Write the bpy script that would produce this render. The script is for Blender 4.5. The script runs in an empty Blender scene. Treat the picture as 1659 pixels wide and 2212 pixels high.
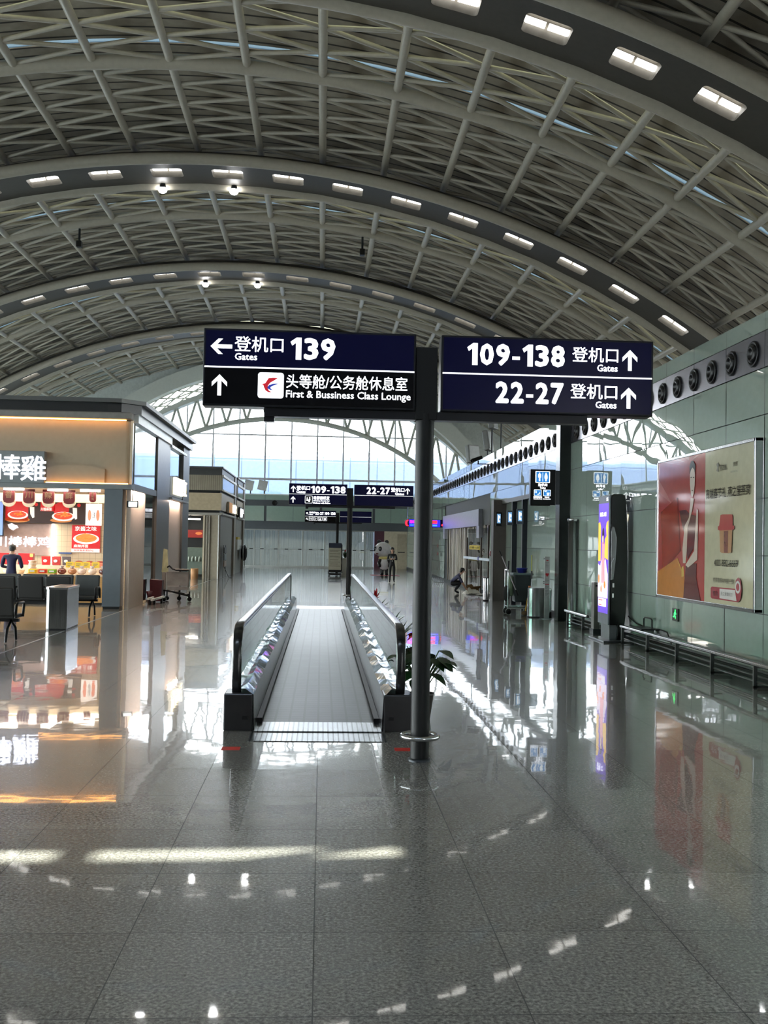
import bpy, bmesh, math, random
from mathutils import Vector, Matrix
random.seed(7)
PI = math.pi
SC = bpy.context.scene
COL = SC.collection

# ------------------------------------------------------------------ camera
def make_camera():
    f, hgt, yaw, pitch, roll = 2200.0, 1.72, 0.0605013, 0.0301774, 0.018
    fw = Vector((math.sin(yaw)*math.cos(pitch), math.cos(yaw)*math.cos(pitch), math.sin(pitch)))
    r = Vector((math.cos(yaw), -math.sin(yaw), 0)); u = r.cross(fw)
    c, s = math.cos(roll), math.sin(roll)
    r2 = c*r + s*u; u2 = -s*r + c*u
    cd = bpy.data.cameras.new('camera'); co = bpy.data.objects.new('camera', cd); COL.objects.link(co)
    cd.sensor_fit = 'VERTICAL'; cd.sensor_height = 36.0; cd.sensor_width = 27.0
    cd.lens = f/2212.0*36.0
    cd.clip_start = 0.05; cd.clip_end = 600
    m = Matrix((r2, u2, -fw)).transposed().to_4x4(); m.translation = Vector((0, 0, hgt))
    co.matrix_world = m
    SC.camera = co
make_camera()

# ------------------------------------------------------------------ light and exposure
SKY = 24.0
SUN = 34.0
SUN_DIR = Vector((0.8, -7.68, -13.97))
SC.view_settings.view_transform = 'Standard'
SC.view_settings.look = 'None'
SC.view_settings.gamma = 1.0
SC.view_settings.use_curve_mapping = False
SC.view_settings.exposure = -0.05

def make_world():
    w = bpy.data.worlds.new('world'); SC.world = w; w.use_nodes = True
    nt = w.node_tree; nt.nodes.clear()
    out = nt.nodes.new('ShaderNodeOutputWorld'); bg = nt.nodes.new('ShaderNodeBackground')
    geo = nt.nodes.new('ShaderNodeTexCoord'); sep = nt.nodes.new('ShaderNodeSeparateXYZ')
    ramp = nt.nodes.new('ShaderNodeValToRGB'); mr = nt.nodes.new('ShaderNodeMapRange')
    mr.inputs['From Min'].default_value = -1; mr.inputs['From Max'].default_value = 1
    nt.links.new(geo.outputs['Generated'], sep.inputs[0]); nt.links.new(sep.outputs['Z'], mr.inputs['Value'])
    nt.links.new(mr.outputs['Result'], ramp.inputs['Fac'])
    e = ramp.color_ramp.elements
    e[0].position = 0.0; e[0].color = (0.16, 0.17, 0.18, 1)
    e[1].position = 1.0; e[1].color = (0.45, 0.62, 0.85, 1)
    for p, c in ((0.495, (0.20, 0.21, 0.22, 1)), (0.505, (1.0, 0.985, 0.96, 1)), (0.6, (0.96, 0.97, 0.97, 1)), (0.75, (0.62, 0.74, 0.88, 1))):
        n = e.new(p); n.color = c
    nt.links.new(ramp.outputs['Color'], bg.inputs['Color']); bg.inputs['Strength'].default_value = SKY
    nt.links.new(bg.outputs[0], out.inputs[0])
make_world()

def make_sun():
    l = bpy.data.lights.new('sun', 'SUN'); l.energy = SUN; l.angle = math.radians(0.53); l.color = (1.0, 0.93, 0.8)
    o = bpy.data.objects.new('sun', l); COL.objects.link(o); o.location = (0, 60, 40)
    o.rotation_euler = SUN_DIR.to_track_quat('-Z', 'Y').to_euler()
make_sun()

def area(name, loc, rot, sx, sy, energy, color, spread=None):
    l = bpy.data.lights.new(name, 'AREA'); l.shape = 'RECTANGLE'; l.size = sx; l.size_y = sy; l.energy = energy; l.color = color
    if spread: l.spread = spread
    o = bpy.data.objects.new(name, l); COL.objects.link(o); o.location = loc; o.rotation_euler = rot
    return o

# ------------------------------------------------------------------ materials
def lin(r, g, b):
    f = lambda v: (v/255/12.92) if v/255 <= 0.04045 else ((v/255+0.055)/1.055)**2.4
    return (f(r), f(g), f(b), 1.0)

MATS = {}
def M(name, rgb, rough=0.5, metal=0.0, emit=0.0, var=0.08, scale=8.0, spec=0.5, bump=0.0, bscale=40.0, stretch=None, coat=0.0, ecol=None):
    if name in MATS: return MATS[name]
    m = bpy.data.materials.new(name); m.use_nodes = True; MATS[name] = m
    nt = m.node_tree; b = nt.nodes['Principled BSDF']
    tc = nt.nodes.new('ShaderNodeTexCoord')
    src = tc.outputs['Object']
    if stretch:
        mp = nt.nodes.new('ShaderNodeMapping'); mp.inputs['Scale'].default_value = stretch
        nt.links.new(src, mp.inputs['Vector']); src = mp.outputs['Vector']
    n = nt.nodes.new('ShaderNodeTexNoise'); n.inputs['Scale'].default_value = scale; n.inputs['Detail'].default_value = 3
    nt.links.new(src, n.inputs['Vector'])
    mr = nt.nodes.new('ShaderNodeMapRange'); mr.inputs['From Min'].default_value = 0.3; mr.inputs['From Max'].default_value = 0.7
    mr.inputs['To Min'].default_value = 1-var; mr.inputs['To Max'].default_value = 1+var
    nt.links.new(n.outputs['Fac'], mr.inputs['Value'])
    vm = nt.nodes.new('ShaderNodeVectorMath'); vm.operation = 'SCALE'
    c = lin(*rgb); vm.inputs[0].default_value = c[:3]
    nt.links.new(mr.outputs['Result'], vm.inputs['Scale'])
    nt.links.new(vm.outputs[0], b.inputs['Base Color'])
    b.inputs['Roughness'].default_value = rough; b.inputs['Metallic'].default_value = metal
    b.inputs['Specular IOR Level'].default_value = spec
    if coat: b.inputs['Coat Weight'].default_value = coat; b.inputs['Coat Roughness'].default_value = 0.03
    if emit:
        b.inputs['Emission Color'].default_value = lin(*(ecol or rgb)); b.inputs['Emission Strength'].default_value = emit
    if bump:
        bn = nt.nodes.new('ShaderNodeTexNoise'); bn.inputs['Scale'].default_value = bscale; bn.inputs['Detail'].default_value = 2 if bscale > 1 else 1.0; bn.inputs['Roughness'].default_value = .4
        nt.links.new(src, bn.inputs['Vector'])
        bp = nt.nodes.new('ShaderNodeBump'); bp.inputs['Distance'].default_value = bump; bp.inputs['Strength'].default_value = 1.0
        nt.links.new(bn.outputs['Fac'], bp.inputs['Height']); nt.links.new(bp.outputs[0], b.inputs['Normal'])
    return m

def glass(name, tint=(225, 240, 235), refl=0.12, rough=0.0):
    """thin pane: see-through with a clear reflection that grows at grazing angles"""
    if name in MATS: return MATS[name]
    m = bpy.data.materials.new(name); m.use_nodes = True; MATS[name] = m
    nt = m.node_tree; nt.nodes.clear()
    out = nt.nodes.new('ShaderNodeOutputMaterial'); mix = nt.nodes.new('ShaderNodeMixShader')
    tr = nt.nodes.new('ShaderNodeBsdfTransparent'); tr.inputs['Color'].default_value = lin(*tint)
    gl = nt.nodes.new('ShaderNodeBsdfGlossy'); gl.inputs['Roughness'].default_value = rough
    lw = nt.nodes.new('ShaderNodeFresnel'); lw.inputs['IOR'].default_value = 1.5
    ml = nt.nodes.new('ShaderNodeMath'); ml.operation = 'MULTIPLY_ADD'; ml.inputs[1].default_value = 1.0; ml.inputs[2].default_value = refl-0.04
    ml.use_clamp = True
    nt.links.new(lw.outputs[0], ml.inputs[0]); nt.links.new(ml.outputs[0], mix.inputs[0])
    nt.links.new(tr.outputs[0], mix.inputs[1]); nt.links.new(gl.outputs[0], mix.inputs[2]); nt.links.new(mix.outputs[0], out.inputs[0])
    return m

def translucent(name, rgb, amount=0.5):
    if name in MATS: return MATS[name]
    m = bpy.data.materials.new(name); m.use_nodes = True; MATS[name] = m
    nt = m.node_tree; nt.nodes.clear()
    out = nt.nodes.new('ShaderNodeOutputMaterial'); mix = nt.nodes.new('ShaderNodeMixShader')
    t = nt.nodes.new('ShaderNodeBsdfTranslucent'); d = nt.nodes.new('ShaderNodeBsdfDiffuse')
    t.inputs['Color'].default_value = lin(*rgb); d.inputs['Color'].default_value = lin(*rgb); mix.inputs[0].default_value = amount
    nt.links.new(d.outputs[0], mix.inputs[1]); nt.links.new(t.outputs[0], mix.inputs[2]); nt.links.new(mix.outputs[0], out.inputs[0])
    return m

def floor_mat():
    m = bpy.data.materials.new('polished_granite'); m.use_nodes = True
    nt = m.node_tree; b = nt.nodes['Principled BSDF']; N = nt.nodes.new; L = nt.links.new
    tc = N('ShaderNodeTexCoord')
    n1 = N('ShaderNodeTexNoise'); n1.inputs['Scale'].default_value = 58; n1.inputs['Detail'].default_value = 4; n1.inputs['Roughness'].default_value = 0.7
    n2 = N('ShaderNodeTexNoise'); n2.inputs['Scale'].default_value = 0.9
    L(tc.outputs['Object'], n1.inputs['Vector']); L(tc.outputs['Object'], n2.inputs['Vector'])
    rp = N('ShaderNodeValToRGB'); e = rp.color_ramp.elements
    e[0].position = 0.36; e[0].color = lin(86, 85, 82); e[1].position = 0.66; e[1].color = lin(162, 160, 154)
    x = e.new(0.5); x.color = lin(123, 121, 116)
    L(n1.outputs['Fac'], rp.inputs['Fac'])
    # tile id and joints every 0.8 m
    sep = N('ShaderNodeSeparateXYZ'); L(tc.outputs['Object'], sep.inputs[0])
    def joint(axis, off):
        a = N('ShaderNodeMath'); a.operation = 'ADD'; a.inputs[1].default_value = off; L(sep.outputs[axis], a.inputs[0])
        d = N('ShaderNodeMath'); d.operation = 'DIVIDE'; d.inputs[1].default_value = 0.8; L(a.outputs[0], d.inputs[0])
        fr = N('ShaderNodeMath'); fr.operation = 'FRACT'; L(d.outputs[0], fr.inputs[0])
        s = N('ShaderNodeMath'); s.operation = 'SUBTRACT'; s.inputs[1].default_value = 0.5; L(fr.outputs[0], s.inputs[0])
        ab = N('ShaderNodeMath'); ab.operation = 'ABSOLUTE'; L(s.outputs[0], ab.inputs[0])
        g = N('ShaderNodeMath'); g.operation = 'GREATER_THAN'; g.inputs[1].default_value = 0.5-0.0032; L(ab.outputs[0], g.inputs[0])
        fl = N('ShaderNodeMath'); fl.operation = 'FLOOR'; L(d.outputs[0], fl.inputs[0])
        return g, fl
    gx, fx = joint('X', 80.0); gy, fy = joint('Y', 80.0-3.748+0.8*0)
    mx = N('ShaderNodeMath'); mx.operation = 'MAXIMUM'; L(gx.outputs[0], mx.inputs[0]); L(gy.outputs[0], mx.inputs[1])
    cb = N('ShaderNodeCombineXYZ'); L(fx.outputs[0], cb.inputs[0]); L(fy.outputs[0], cb.inputs[1])
    wn = N('ShaderNodeTexWhiteNoise'); wn.noise_dimensions = '2D'; L(cb.outputs[0], wn.inputs['Vector'])
    mr = N('ShaderNodeMapRange'); mr.inputs['To Min'].default_value = 0.86; mr.inputs['To Max'].default_value = 1.08; L(wn.outputs['Value'], mr.inputs['Value'])
    mr2 = N('ShaderNodeMapRange'); mr2.inputs['To Min'].default_value = 0.9; mr2.inputs['To Max'].default_value = 1.1; L(n2.outputs['Fac'], mr2.inputs['Value'])
    mu = N('ShaderNodeMath'); mu.operation = 'MULTIPLY'; L(mr.outputs[0], mu.inputs[0]); L(mr2.outputs[0], mu.inputs[1])
    vs = N('ShaderNodeVectorMath'); vs.operation = 'SCALE'; L(rp.outputs['Color'], vs.inputs[0]); L(mu.outputs[0], vs.inputs['Scale'])
    mixc = N('ShaderNodeMixRGB'); mixc.inputs['Color2'].default_value = lin(40, 40, 38); L(mx.outputs[0], mixc.inputs['Fac']); L(vs.outputs[0], mixc.inputs['Color1'])
    L(mixc.outputs[0], b.inputs['Base Color'])
    rr = N('ShaderNodeMapRange'); rr.inputs['To Min'].default_value = 0.26; rr.inputs['To Max'].default_value = 0.6; L(mx.outputs[0], rr.inputs['Value'])
    L(rr.outputs[0], b.inputs['Roughness'])
    b.inputs['IOR'].default_value = 1.52
    b.inputs['Specular IOR Level'].default_value = 0.35
    b.inputs['Coat Weight'].default_value = 0.8; b.inputs['Coat Roughness'].default_value = 0.03; b.inputs['Coat IOR'].default_value = 1.5
    COATN = b.inputs['Coat Normal']
    # each slab lies a hair out of level, and the polish ripples slightly
    s1 = N('ShaderNodeVectorMath'); s1.operation = 'SUBTRACT'; s1.inputs[1].default_value = (0.5, 0.5, 0.5); L(wn.outputs['Color'], s1.inputs[0])
    s2 = N('ShaderNodeVectorMath'); s2.operation = 'MULTIPLY'; s2.inputs[1].default_value = (0.004, 0.004, 0); L(s1.outputs[0], s2.inputs[0])
    bn = N('ShaderNodeTexNoise'); bn.inputs['Scale'].default_value = 2.2; L(tc.outputs['Object'], bn.inputs['Vector'])
    bp = N('ShaderNodeBump'); bp.inputs['Distance'].default_value = 0.0012; bp.inputs['Strength'].default_value = 1; L(bn.outputs['Fac'], bp.inputs['Height'])
    s3 = N('ShaderNodeVectorMath'); s3.operation = 'ADD'; L(bp.outputs[0], s3.inputs[0]); L(s2.outputs[0], s3.inputs[1])
    nm = N('ShaderNodeVectorMath'); nm.operation = 'NORMALIZE'; L(s3.outputs[0], nm.inputs[0]); L(nm.outputs[0], b.inputs['Normal']); L(nm.outputs[0], COATN)
    return m

def lines_mat(name, rgb, dark, axis, period, width, rough=0.5, metal=0.0, off=0.0, bump=0.0, axis2=None, period2=1.0, width2=0.02, noise=0.1, coat=0.0):
    """a base colour crossed by thin darker grooves at a fixed pitch"""
    if name in MATS: return MATS[name]
    m = bpy.data.materials.new(name); m.use_nodes = True; MATS[name] = m
    nt = m.node_tree; b = nt.nodes['Principled BSDF']; N = nt.nodes.new; L = nt.links.new
    tc = N('ShaderNodeTexCoord'); sep = N('ShaderNodeSeparateXYZ'); L(tc.outputs['Object'], sep.inputs[0])
    def groove(ax, per, wid):
        a = N('ShaderNodeMath'); a.operation = 'ADD'; a.inputs[1].default_value = off+400*per; L(sep.outputs[ax], a.inputs[0])
        d = N('ShaderNodeMath'); d.operation = 'DIVIDE'; d.inputs[1].default_value = per; L(a.outputs[0], d.inputs[0])
        fr = N('ShaderNodeMath'); fr.operation = 'FRACT'; L(d.outputs[0], fr.inputs[0])
        s = N('ShaderNodeMath'); s.operation = 'SUBTRACT'; s.inputs[1].default_value = 0.5; L(fr.outputs[0], s.inputs[0])
        ab = N('ShaderNodeMath'); ab.operation = 'ABSOLUTE'; L(s.outputs[0], ab.inputs[0])
        g = N('ShaderNodeMath'); g.operation = 'GREATER_THAN'; g.inputs[1].default_value = 0.5-wid/per/2; L(ab.outputs[0], g.inputs[0])
        return g
    g = groove(axis, period, width).outputs[0]
    if axis2:
        g2 = groove(axis2, period2, width2); mx = N('ShaderNodeMath'); mx.operation = 'MAXIMUM'; L(g, mx.inputs[0]); L(g2.outputs[0], mx.inputs[1]); g = mx.outputs[0]
    n = N('ShaderNodeTexNoise'); n.inputs['Scale'].default_value = 3; n.inputs['Detail'].default_value = 4; L(tc.outputs['Object'], n.inputs['Vector'])
    mr = N('ShaderNodeMapRange'); mr.inputs['From Min'].default_value = 0.3; mr.inputs['From Max'].default_value = 0.7
    mr.inputs['To Min'].default_value = 1-noise; mr.inputs['To Max'].default_value = 1+noise; L(n.outputs['Fac'], mr.inputs['Value'])
    vm = N('ShaderNodeVectorMath'); vm.operation = 'SCALE'; vm.inputs[0].default_value = lin(*rgb)[:3]; L(mr.outputs[0], vm.inputs['Scale'])
    mix = N('ShaderNodeMixRGB'); mix.inputs['Color2'].default_value = lin(*dark); L(vm.outputs[0], mix.inputs['Color1']); L(g, mix.inputs['Fac'])
    L(mix.outputs[0], b.inputs['Base Color']); b.inputs['Roughness'].default_value = rough; b.inputs['Metallic'].default_value = metal
    if coat: b.inputs['Coat Weight'].default_value = coat; b.inputs['Coat Roughness'].default_value = 0.02
    if bump:
        bp = N('ShaderNodeBump'); bp.inputs['Distance'].default_value = bump; bp.invert = True; L(g, bp.inputs['Height']); L(bp.outputs[0], b.inputs['Normal'])
    return m

WHITE = M('white_paint', (225, 225, 222), 0.45)
STEELP = M('roof_grey_paint', (168, 161, 145), 0.42, var=0.05)
BEAMD = M('dark_beam_panel', (64, 60, 53), 0.55)
BLACK = M('black_plastic', (11, 11, 13), 0.45, spec=.35)
CHROME = M('brushed_steel', (190, 192, 195), 0.22, 1.0, var=0.05, stretch=(1, 1, 12))
DARKM = M('dark_grey_metal', (42, 46, 50), 0.4, 0.6)
GLOW = M('lit_white_lettering', (245, 248, 255), 0.5, emit=1.5)

# ------------------------------------------------------------------ mesh helpers
ORG = {}
class MB:
    def __init__(s, T=None): s.v = []; s.f = []; s.mi = []; s.T = T; s.m = 0; s.sm = []
    def add(s, vs, fs, smooth=False):
        o = len(s.v)
        s.v += [(s.T @ Vector(p)) if s.T else Vector(p) for p in vs]
        for f in fs: s.f.append([o+i for i in f]); s.mi.append(s.m); s.sm.append(smooth)
        return s
    def box(s, a, b, R=None):
        (x0, y0, z0), (x1, y1, z1) = a, b
        vs = [(x0,y0,z0),(x1,y0,z0),(x1,y1,z0),(x0,y1,z0),(x0,y0,z1),(x1,y0,z1),(x1,y1,z1),(x0,y1,z1)]
        if R: vs = [R @ Vector(p) for p in vs]
        return s.add(vs, [(0,3,2,1),(4,5,6,7),(0,1,5,4),(1,2,6,5),(2,3,7,6),(3,0,4,7)])
    def bar(s, a, b, w, t, up=(0,0,1)):
        a, b = Vector(a), Vector(b); d = (b-a).normalized(); upv = Vector(up)
        sx = d.cross(upv)
        if sx.length < 1e-5: sx = d.cross(Vector((1,0,0)))
        sx.normalize(); sy = sx.cross(d)
        vs = [p + sx*i*w/2 + sy*j*t/2 for p in (a, b) for i, j in ((-1,-1),(1,-1),(1,1),(-1,1))]
        return s.add(vs, [(3,2,1,0),(4,5,6,7),(0,1,5,4),(1,2,6,5),(2,3,7,6),(3,0,4,7)])
    def tube(s, path, r, n=8, cap=True, closed=False):
        P = [Vector(p) for p in path]; rings = []; k = len(P)
        ref = None
        for i, p in enumerate(P):
            if closed: d = P[(i+1) % k]-P[i-1]
            else: d = P[min(i+1, k-1)]-P[max(i-1, 0)]
            d.normalize()
            if ref is None:
                ref = d.cross(Vector((0,0,1)));
                if ref.length < 1e-4: ref = d.cross(Vector((1,0,0)))
            ref = (ref - d*ref.dot(d)).normalized(); up = d.cross(ref)
            rr = r[i] if isinstance(r, (list, tuple)) else r
            rings.append([p + (ref*math.cos(2*PI*j/n) + up*math.sin(2*PI*j/n))*rr for j in range(n)])
        vs = [q for R in rings for q in R]; fs = []
        for i in range(k if closed else k-1):
            a, b = i*n, ((i+1) % k)*n
            for j in range(n): fs.append((a+j, a+(j+1) % n, b+(j+1) % n, b+j))
        s.add(vs, fs, True)
        if cap and not closed:
            s.add(rings[0], [tuple(range(n))[::-1]]); s.add(rings[-1], [tuple(range(n))])
        return s
    def cyl(s, c, r, h, n=20, r2=None):
        r2 = r if r2 is None else r2; x, y, z = c
        return s.lathe((x, y, z), [(r, 0), (r2, h)], n, True)
    def lathe(s, c, prof, n=20, cap=False, axis='Z', sx=1.0, sy=1.0):
        x, y, z = c; vs = []
        for r, hh in prof:
            for j in range(n):
                a = 2*PI*j/n; u, v = r*math.cos(a)*sx, r*math.sin(a)*sy
                vs.append((x+u, y+v, z+hh) if axis == 'Z' else ((x+hh, y+u, z+v) if axis == 'X' else (x+u, y+hh, z+v)))
        fs = []
        for i in range(len(prof)-1):
            for j in range(n): fs.append((i*n+j, i*n+(j+1) % n, (i+1)*n+(j+1) % n, (i+1)*n+j))
        s.add(vs, fs, True)
        if cap:
            k = len(prof)-1
            s.add(vs[:n], [tuple(range(n))[::-1]]); s.add(vs[k*n:], [tuple(range(n))])
        return s
    def ball(s, c, rad, n=14, k=8):
        rx, ry, rz = rad if isinstance(rad, tuple) else (rad,)*3; x, y, z = c; vs = []; fs = []
        for i in range(k+1):
            t = PI*i/k
            for j in range(n):
                a = 2*PI*j/n; vs.append((x+rx*math.sin(t)*math.cos(a), y+ry*math.sin(t)*math.sin(a), z-rz*math.cos(t)))
        for i in range(k):
            for j in range(n): fs.append((i*n+j, i*n+(j+1) % n, (i+1)*n+(j+1) % n, (i+1)*n+j))
        return s.add(vs, fs, True)
    def prism(s, pts, F, d=0.004):
        """polygon pts (u,v) on frame F=(P0,U,V,N), from the face outward by d along N"""
        P0, U, V, N = F; k = len(pts)
        ar = sum(pts[i][0]*pts[(i+1) % k][1]-pts[(i+1) % k][0]*pts[i][1] for i in range(k))
        if ar < 0: pts = pts[::-1]
        a = [P0+U*u+V*v for u, v in pts]; b = [p+N*d for p in a]
        fl = U.cross(V).dot(N) < 0
        fs = [tuple(range(k, 2*k))] + [(i, (i+1) % k, k+(i+1) % k, k+i) for i in range(k)] + [tuple(range(k))[::-1]]
        if fl: fs = [f[::-1] for f in fs]
        return s.add(a+b, fs)
    def build(s, name, mats, parent=None, bevel=0.0, smooth=None, org=None, segs=2):
        if not isinstance(mats, (list, tuple)): mats = [mats]
        root = Vector(org) if org is not None else (Vector(ORG[parent.name]) if parent is not None else Vector((0,0,0)))
        me = bpy.data.meshes.new(name); me.from_pydata([tuple(p-root) for p in s.v], [], s.f)
        for m in mats: me.materials.append(m)
        for p, mi, sm in zip(me.polygons, s.mi, s.sm):
            p.material_index = min(mi, len(mats)-1); p.use_smooth = sm if smooth is None else smooth
        me.update()
        o = bpy.data.objects.new(name, me); COL.objects.link(o)
        if parent is not None: o.parent = parent
        else: o.location = root
        ORG[o.name] = root
        if bevel:
            b = o.modifiers.new('bevel', 'BEVEL'); b.width = bevel; b.segments = segs; b.limit_method = 'ANGLE'; b.angle_limit = math.radians(40)
        return o

def tag(o, label, cat, group=None, kind=None):
    if label: o['label'] = label
    if cat: o['category'] = cat
    if group: o['group'] = group
    if kind: o['kind'] = kind
    return o
def thing(name, label, cat, loc=(0,0,0), group=None, kind=None):
    o = bpy.data.objects.new(name, None); COL.objects.link(o); o.location = loc; o.empty_display_size = 0.2
    ORG[o.name] = Vector(loc); return tag(o, label, cat, group, kind)
def kids(o): return [c for c in ALLKIDS.get(o.name, [])] if False else [c for c in bpy.data.objects if c.parent == o]
def dup(root, loc, label=None, group=None, rotz=0.0):
    def cp(o, par):
        c = o.copy(); COL.objects.link(c)
        if par is not None: c.parent = par
        ORG[c.name] = Vector(loc)
        for k in list(o.children): cp(k, c)
        return c
    r = cp(root, None); r.location = loc; r.rotation_euler = (0, 0, rotz)
    if label: r['label'] = label
    if group: r['group'] = group
    return r

# frames: P0 lower-left corner, U to the reader's right, V up, N towards the reader
def FN(x, y, z): return (Vector((x,y,z)), Vector((1,0,0)), Vector((0,0,1)), Vector((0,-1,0)))      # faces the camera (-Y)
def FW(x, y, z): return (Vector((x,y,z)), Vector((0,-1,0)), Vector((0,0,1)), Vector((-1,0,0)))     # on the right wall, faces -X
def FE(x, y, z): return (Vector((x,y,z)), Vector((0,1,0)), Vector((0,0,1)), Vector((1,0,0)))       # on the left side, faces +X

def rect(u0, v0, u1, v1): return [(u0,v0),(u1,v0),(u1,v1),(u0,v1)]
def rrect(u0, v0, u1, v1, r, n=4):
    out = []
    for cx, cy, a0 in ((u1-r, v0+r, -PI/2), (u1-r, v1-r, 0), (u0+r, v1-r, PI/2), (u0+r, v0+r, PI)):
        for i in range(n+1):
            a = a0+PI/2*i/n; out.append((cx+r*math.cos(a), cy+r*math.sin(a)))
    return out
def ell(cu, cv, ru, rv, n=18, a0=0, a1=2*PI): return [(cu+ru*math.cos(a0+(a1-a0)*i/n), cv+rv*math.sin(a0+(a1-a0)*i/n)) for i in range(n if abs(a1-a0) > 6.28 else n+1)]

def text(name, string, F, u0, u1, v0, v1, mat, parent, bold=0.0, d=0.004, align='C', lift=0.0):
    """lettering fitted into the rectangle; u1 or v1 None keeps the letters' own proportions"""
    bold *= .42
    cu = bpy.data.curves.new(name, 'FONT'); cu.body = string; cu.size = 1.0; cu.resolution_u = 2
    to = bpy.data.objects.new('lettering_tmp', cu); COL.objects.link(to)
    dg = bpy.context.evaluated_depsgraph_get(); dg.update()
    me = bpy.data.meshes.new_from_object(to.evaluated_get(dg)); bpy.data.objects.remove(to); bpy.data.curves.remove(cu)
    P0, U, V, N = F
    xs = [v.co.x for v in me.vertices]; ys = [v.co.y for v in me.vertices]
    if not xs: return None
    x0, x1, y0, y1 = min(xs), max(xs), min(ys), max(ys)
    if v1 is None: sx = (u1-u0)/(x1-x0); sy = sx
    elif u1 is None: sy = (v1-v0)/(y1-y0); sx = sy
    else: sx = (u1-u0)/(x1-x0); sy = (v1-v0)/(y1-y0)
    root = Vector(ORG[parent.name]) if parent is not None else Vector((0,0,0))
    bm = bmesh.new(); bm.from_mesh(me)
    if bold:      # heavier strokes: the same outline laid down again all round itself
        for q in range(6):
            n0 = len(bm.verts); bm.from_mesh(me); bm.verts.ensure_lookup_table()
            for v in bm.verts[n0:]: v.co.x += bold*math.cos(PI/3*q+.5); v.co.y += bold*math.sin(PI/3*q+.5)
        x0 -= bold; x1 += bold; y0 -= bold; y1 += bold
        if v1 is None: sx = (u1-u0)/(x1-x0); sy = sx
        elif u1 is None: sy = (v1-v0)/(y1-y0); sx = sy
        else: sx = (u1-u0)/(x1-x0); sy = (v1-v0)/(y1-y0)
    bpy.data.meshes.remove(me)
    for v in bm.verts: v.co = P0 + U*(u0+(v.co.x-x0)*sx) + V*(v0+(v.co.y-y0)*sy) + N*lift - root
    if d > 0.0015:
        r = bmesh.ops.extrude_face_region(bm, geom=list(bm.faces))
        for g in r['geom']:
            if isinstance(g, bmesh.types.BMVert): g.co += N*d
    out = bpy.data.meshes.new(name); bm.to_mesh(out); bm.free(); out.materials.append(mat)
    o = bpy.data.objects.new(name, out); COL.objects.link(o); o.parent = parent; ORG[o.name] = root
    return o

def number(string, F, u0, u1, v0, v1, mat, parent):
    """heavy sign numerals, set character by character"""
    wd = lambda c: {'1': .46, '-': .36, ',': .16}.get(c, .60)
    tot = sum(wd(c) for c in string)+.085*(len(string)-1); k = (u1-u0)/tot; H = v1-v0; u = u0
    for c in string:
        w = wd(c)*k; q = lambda pts: [(u+x*w, v0+y*H) for x, y in pts]
        if c == '1': shape('numeral', [q([(.48,0),(.98,0),(.98,1),(.55,1),(.0,.80),(.16,.63),(.48,.75)])], F, mat, parent)
        elif c == '-': shape('numeral', [q(rect(.05,.29,.95,.44))], F, mat, parent)
        elif c == ',': shape('numeral', [q([(.3,-.16),(.9,.18),(.2,.18)])], F, mat, parent)
        else: text('numeral', c, F, u, u+w, v0, v1, mat, parent, .09)
        u += w+.085*k
def shape(name, polys, F, mat, parent, d=0.004):
    b = MB()
    for p in polys: b.prism(p, F, d)
    return b.build(name, mat, parent)

def arrow_up(cu, cv, h):
    w = h*0.36
    return [(cu-h*.09, cv-h/2), (cu+h*.09, cv-h/2), (cu+h*.09, cv+h*.20), (cu+w, cv-h*.07), (cu+w, cv+h*.14), (cu, cv+h/2), (cu-w, cv+h*.14), (cu-w, cv-h*.07), (cu-h*.09, cv+h*.20)]
def rot2(pts, cu, cv, a): return [(cu+(u-cu)*math.cos(a)-(v-cv)*math.sin(a), cv+(u-cu)*math.sin(a)+(v-cv)*math.cos(a)) for u, v in pts]
def man_icon(cu, v0, h):
    s = h
    return [ell(cu, v0+s*.92, s*.075, s*.075, 12),
            [(cu-.17*s, v0+.42*s), (cu-.10*s, v0+.42*s), (cu-.10*s, v0+.74*s), (cu-.085*s, v0+.74*s), (cu-.085*s, v0), (cu-.012*s, v0), (cu-.012*s, v0+.42*s), (cu+.012*s, v0+.42*s), (cu+.012*s, v0), (cu+.085*s, v0), (cu+.085*s, v0+.74*s), (cu+.10*s, v0+.74*s), (cu+.10*s, v0+.42*s), (cu+.17*s, v0+.42*s), (cu+.17*s, v0+.78*s), (cu+.12*s, v0+.83*s), (cu-.12*s, v0+.83*s), (cu-.17*s, v0+.78*s)]]
def woman_icon(cu, v0, h):
    s = h
    return [ell(cu, v0+s*.92, s*.075, s*.075, 12),
            [(cu-.085*s, v0), (cu-.012*s, v0), (cu-.012*s, v0+.28*s), (cu+.012*s, v0+.28*s), (cu+.012*s, v0), (cu+.085*s, v0), (cu+.085*s, v0+.28*s), (cu+.18*s, v0+.28*s), (cu+.09*s, v0+.6*s), (cu+.16*s, v0+.42*s), (cu+.2*s, v0+.44*s), (cu+.12*s, v0+.8*s), (cu+.08*s, v0+.83*s), (cu-.08*s, v0+.83*s), (cu-.12*s, v0+.8*s), (cu-.2*s, v0+.44*s), (cu-.16*s, v0+.42*s), (cu-.09*s, v0+.6*s), (cu-.18*s, v0+.28*s), (cu-.085*s, v0+.28*s)]]

# =================================================================== SETTING
XW = 5.66                      # right glass wall
CX, CZ = -3.62, -13.93         # centre of the roof's arcs
RL, RP, RS = 26.73, 27.40, 27.92
TP0, DT = 0.1252, 0.0686
def arc(R, th): return (CX+R*math.sin(th), CZ+R*math.cos(th))
def theta(R, x): return math.asin((x-CX)/R)
LAMPS = [7.4, 19.1, 30.8, 42.5, 54.2]
MIDS = [1.6, 13.3, 25.0, 36.7, 48.4, 60.1]
YEND = 67.5
THL, THR = -0.78, 0.745

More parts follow.
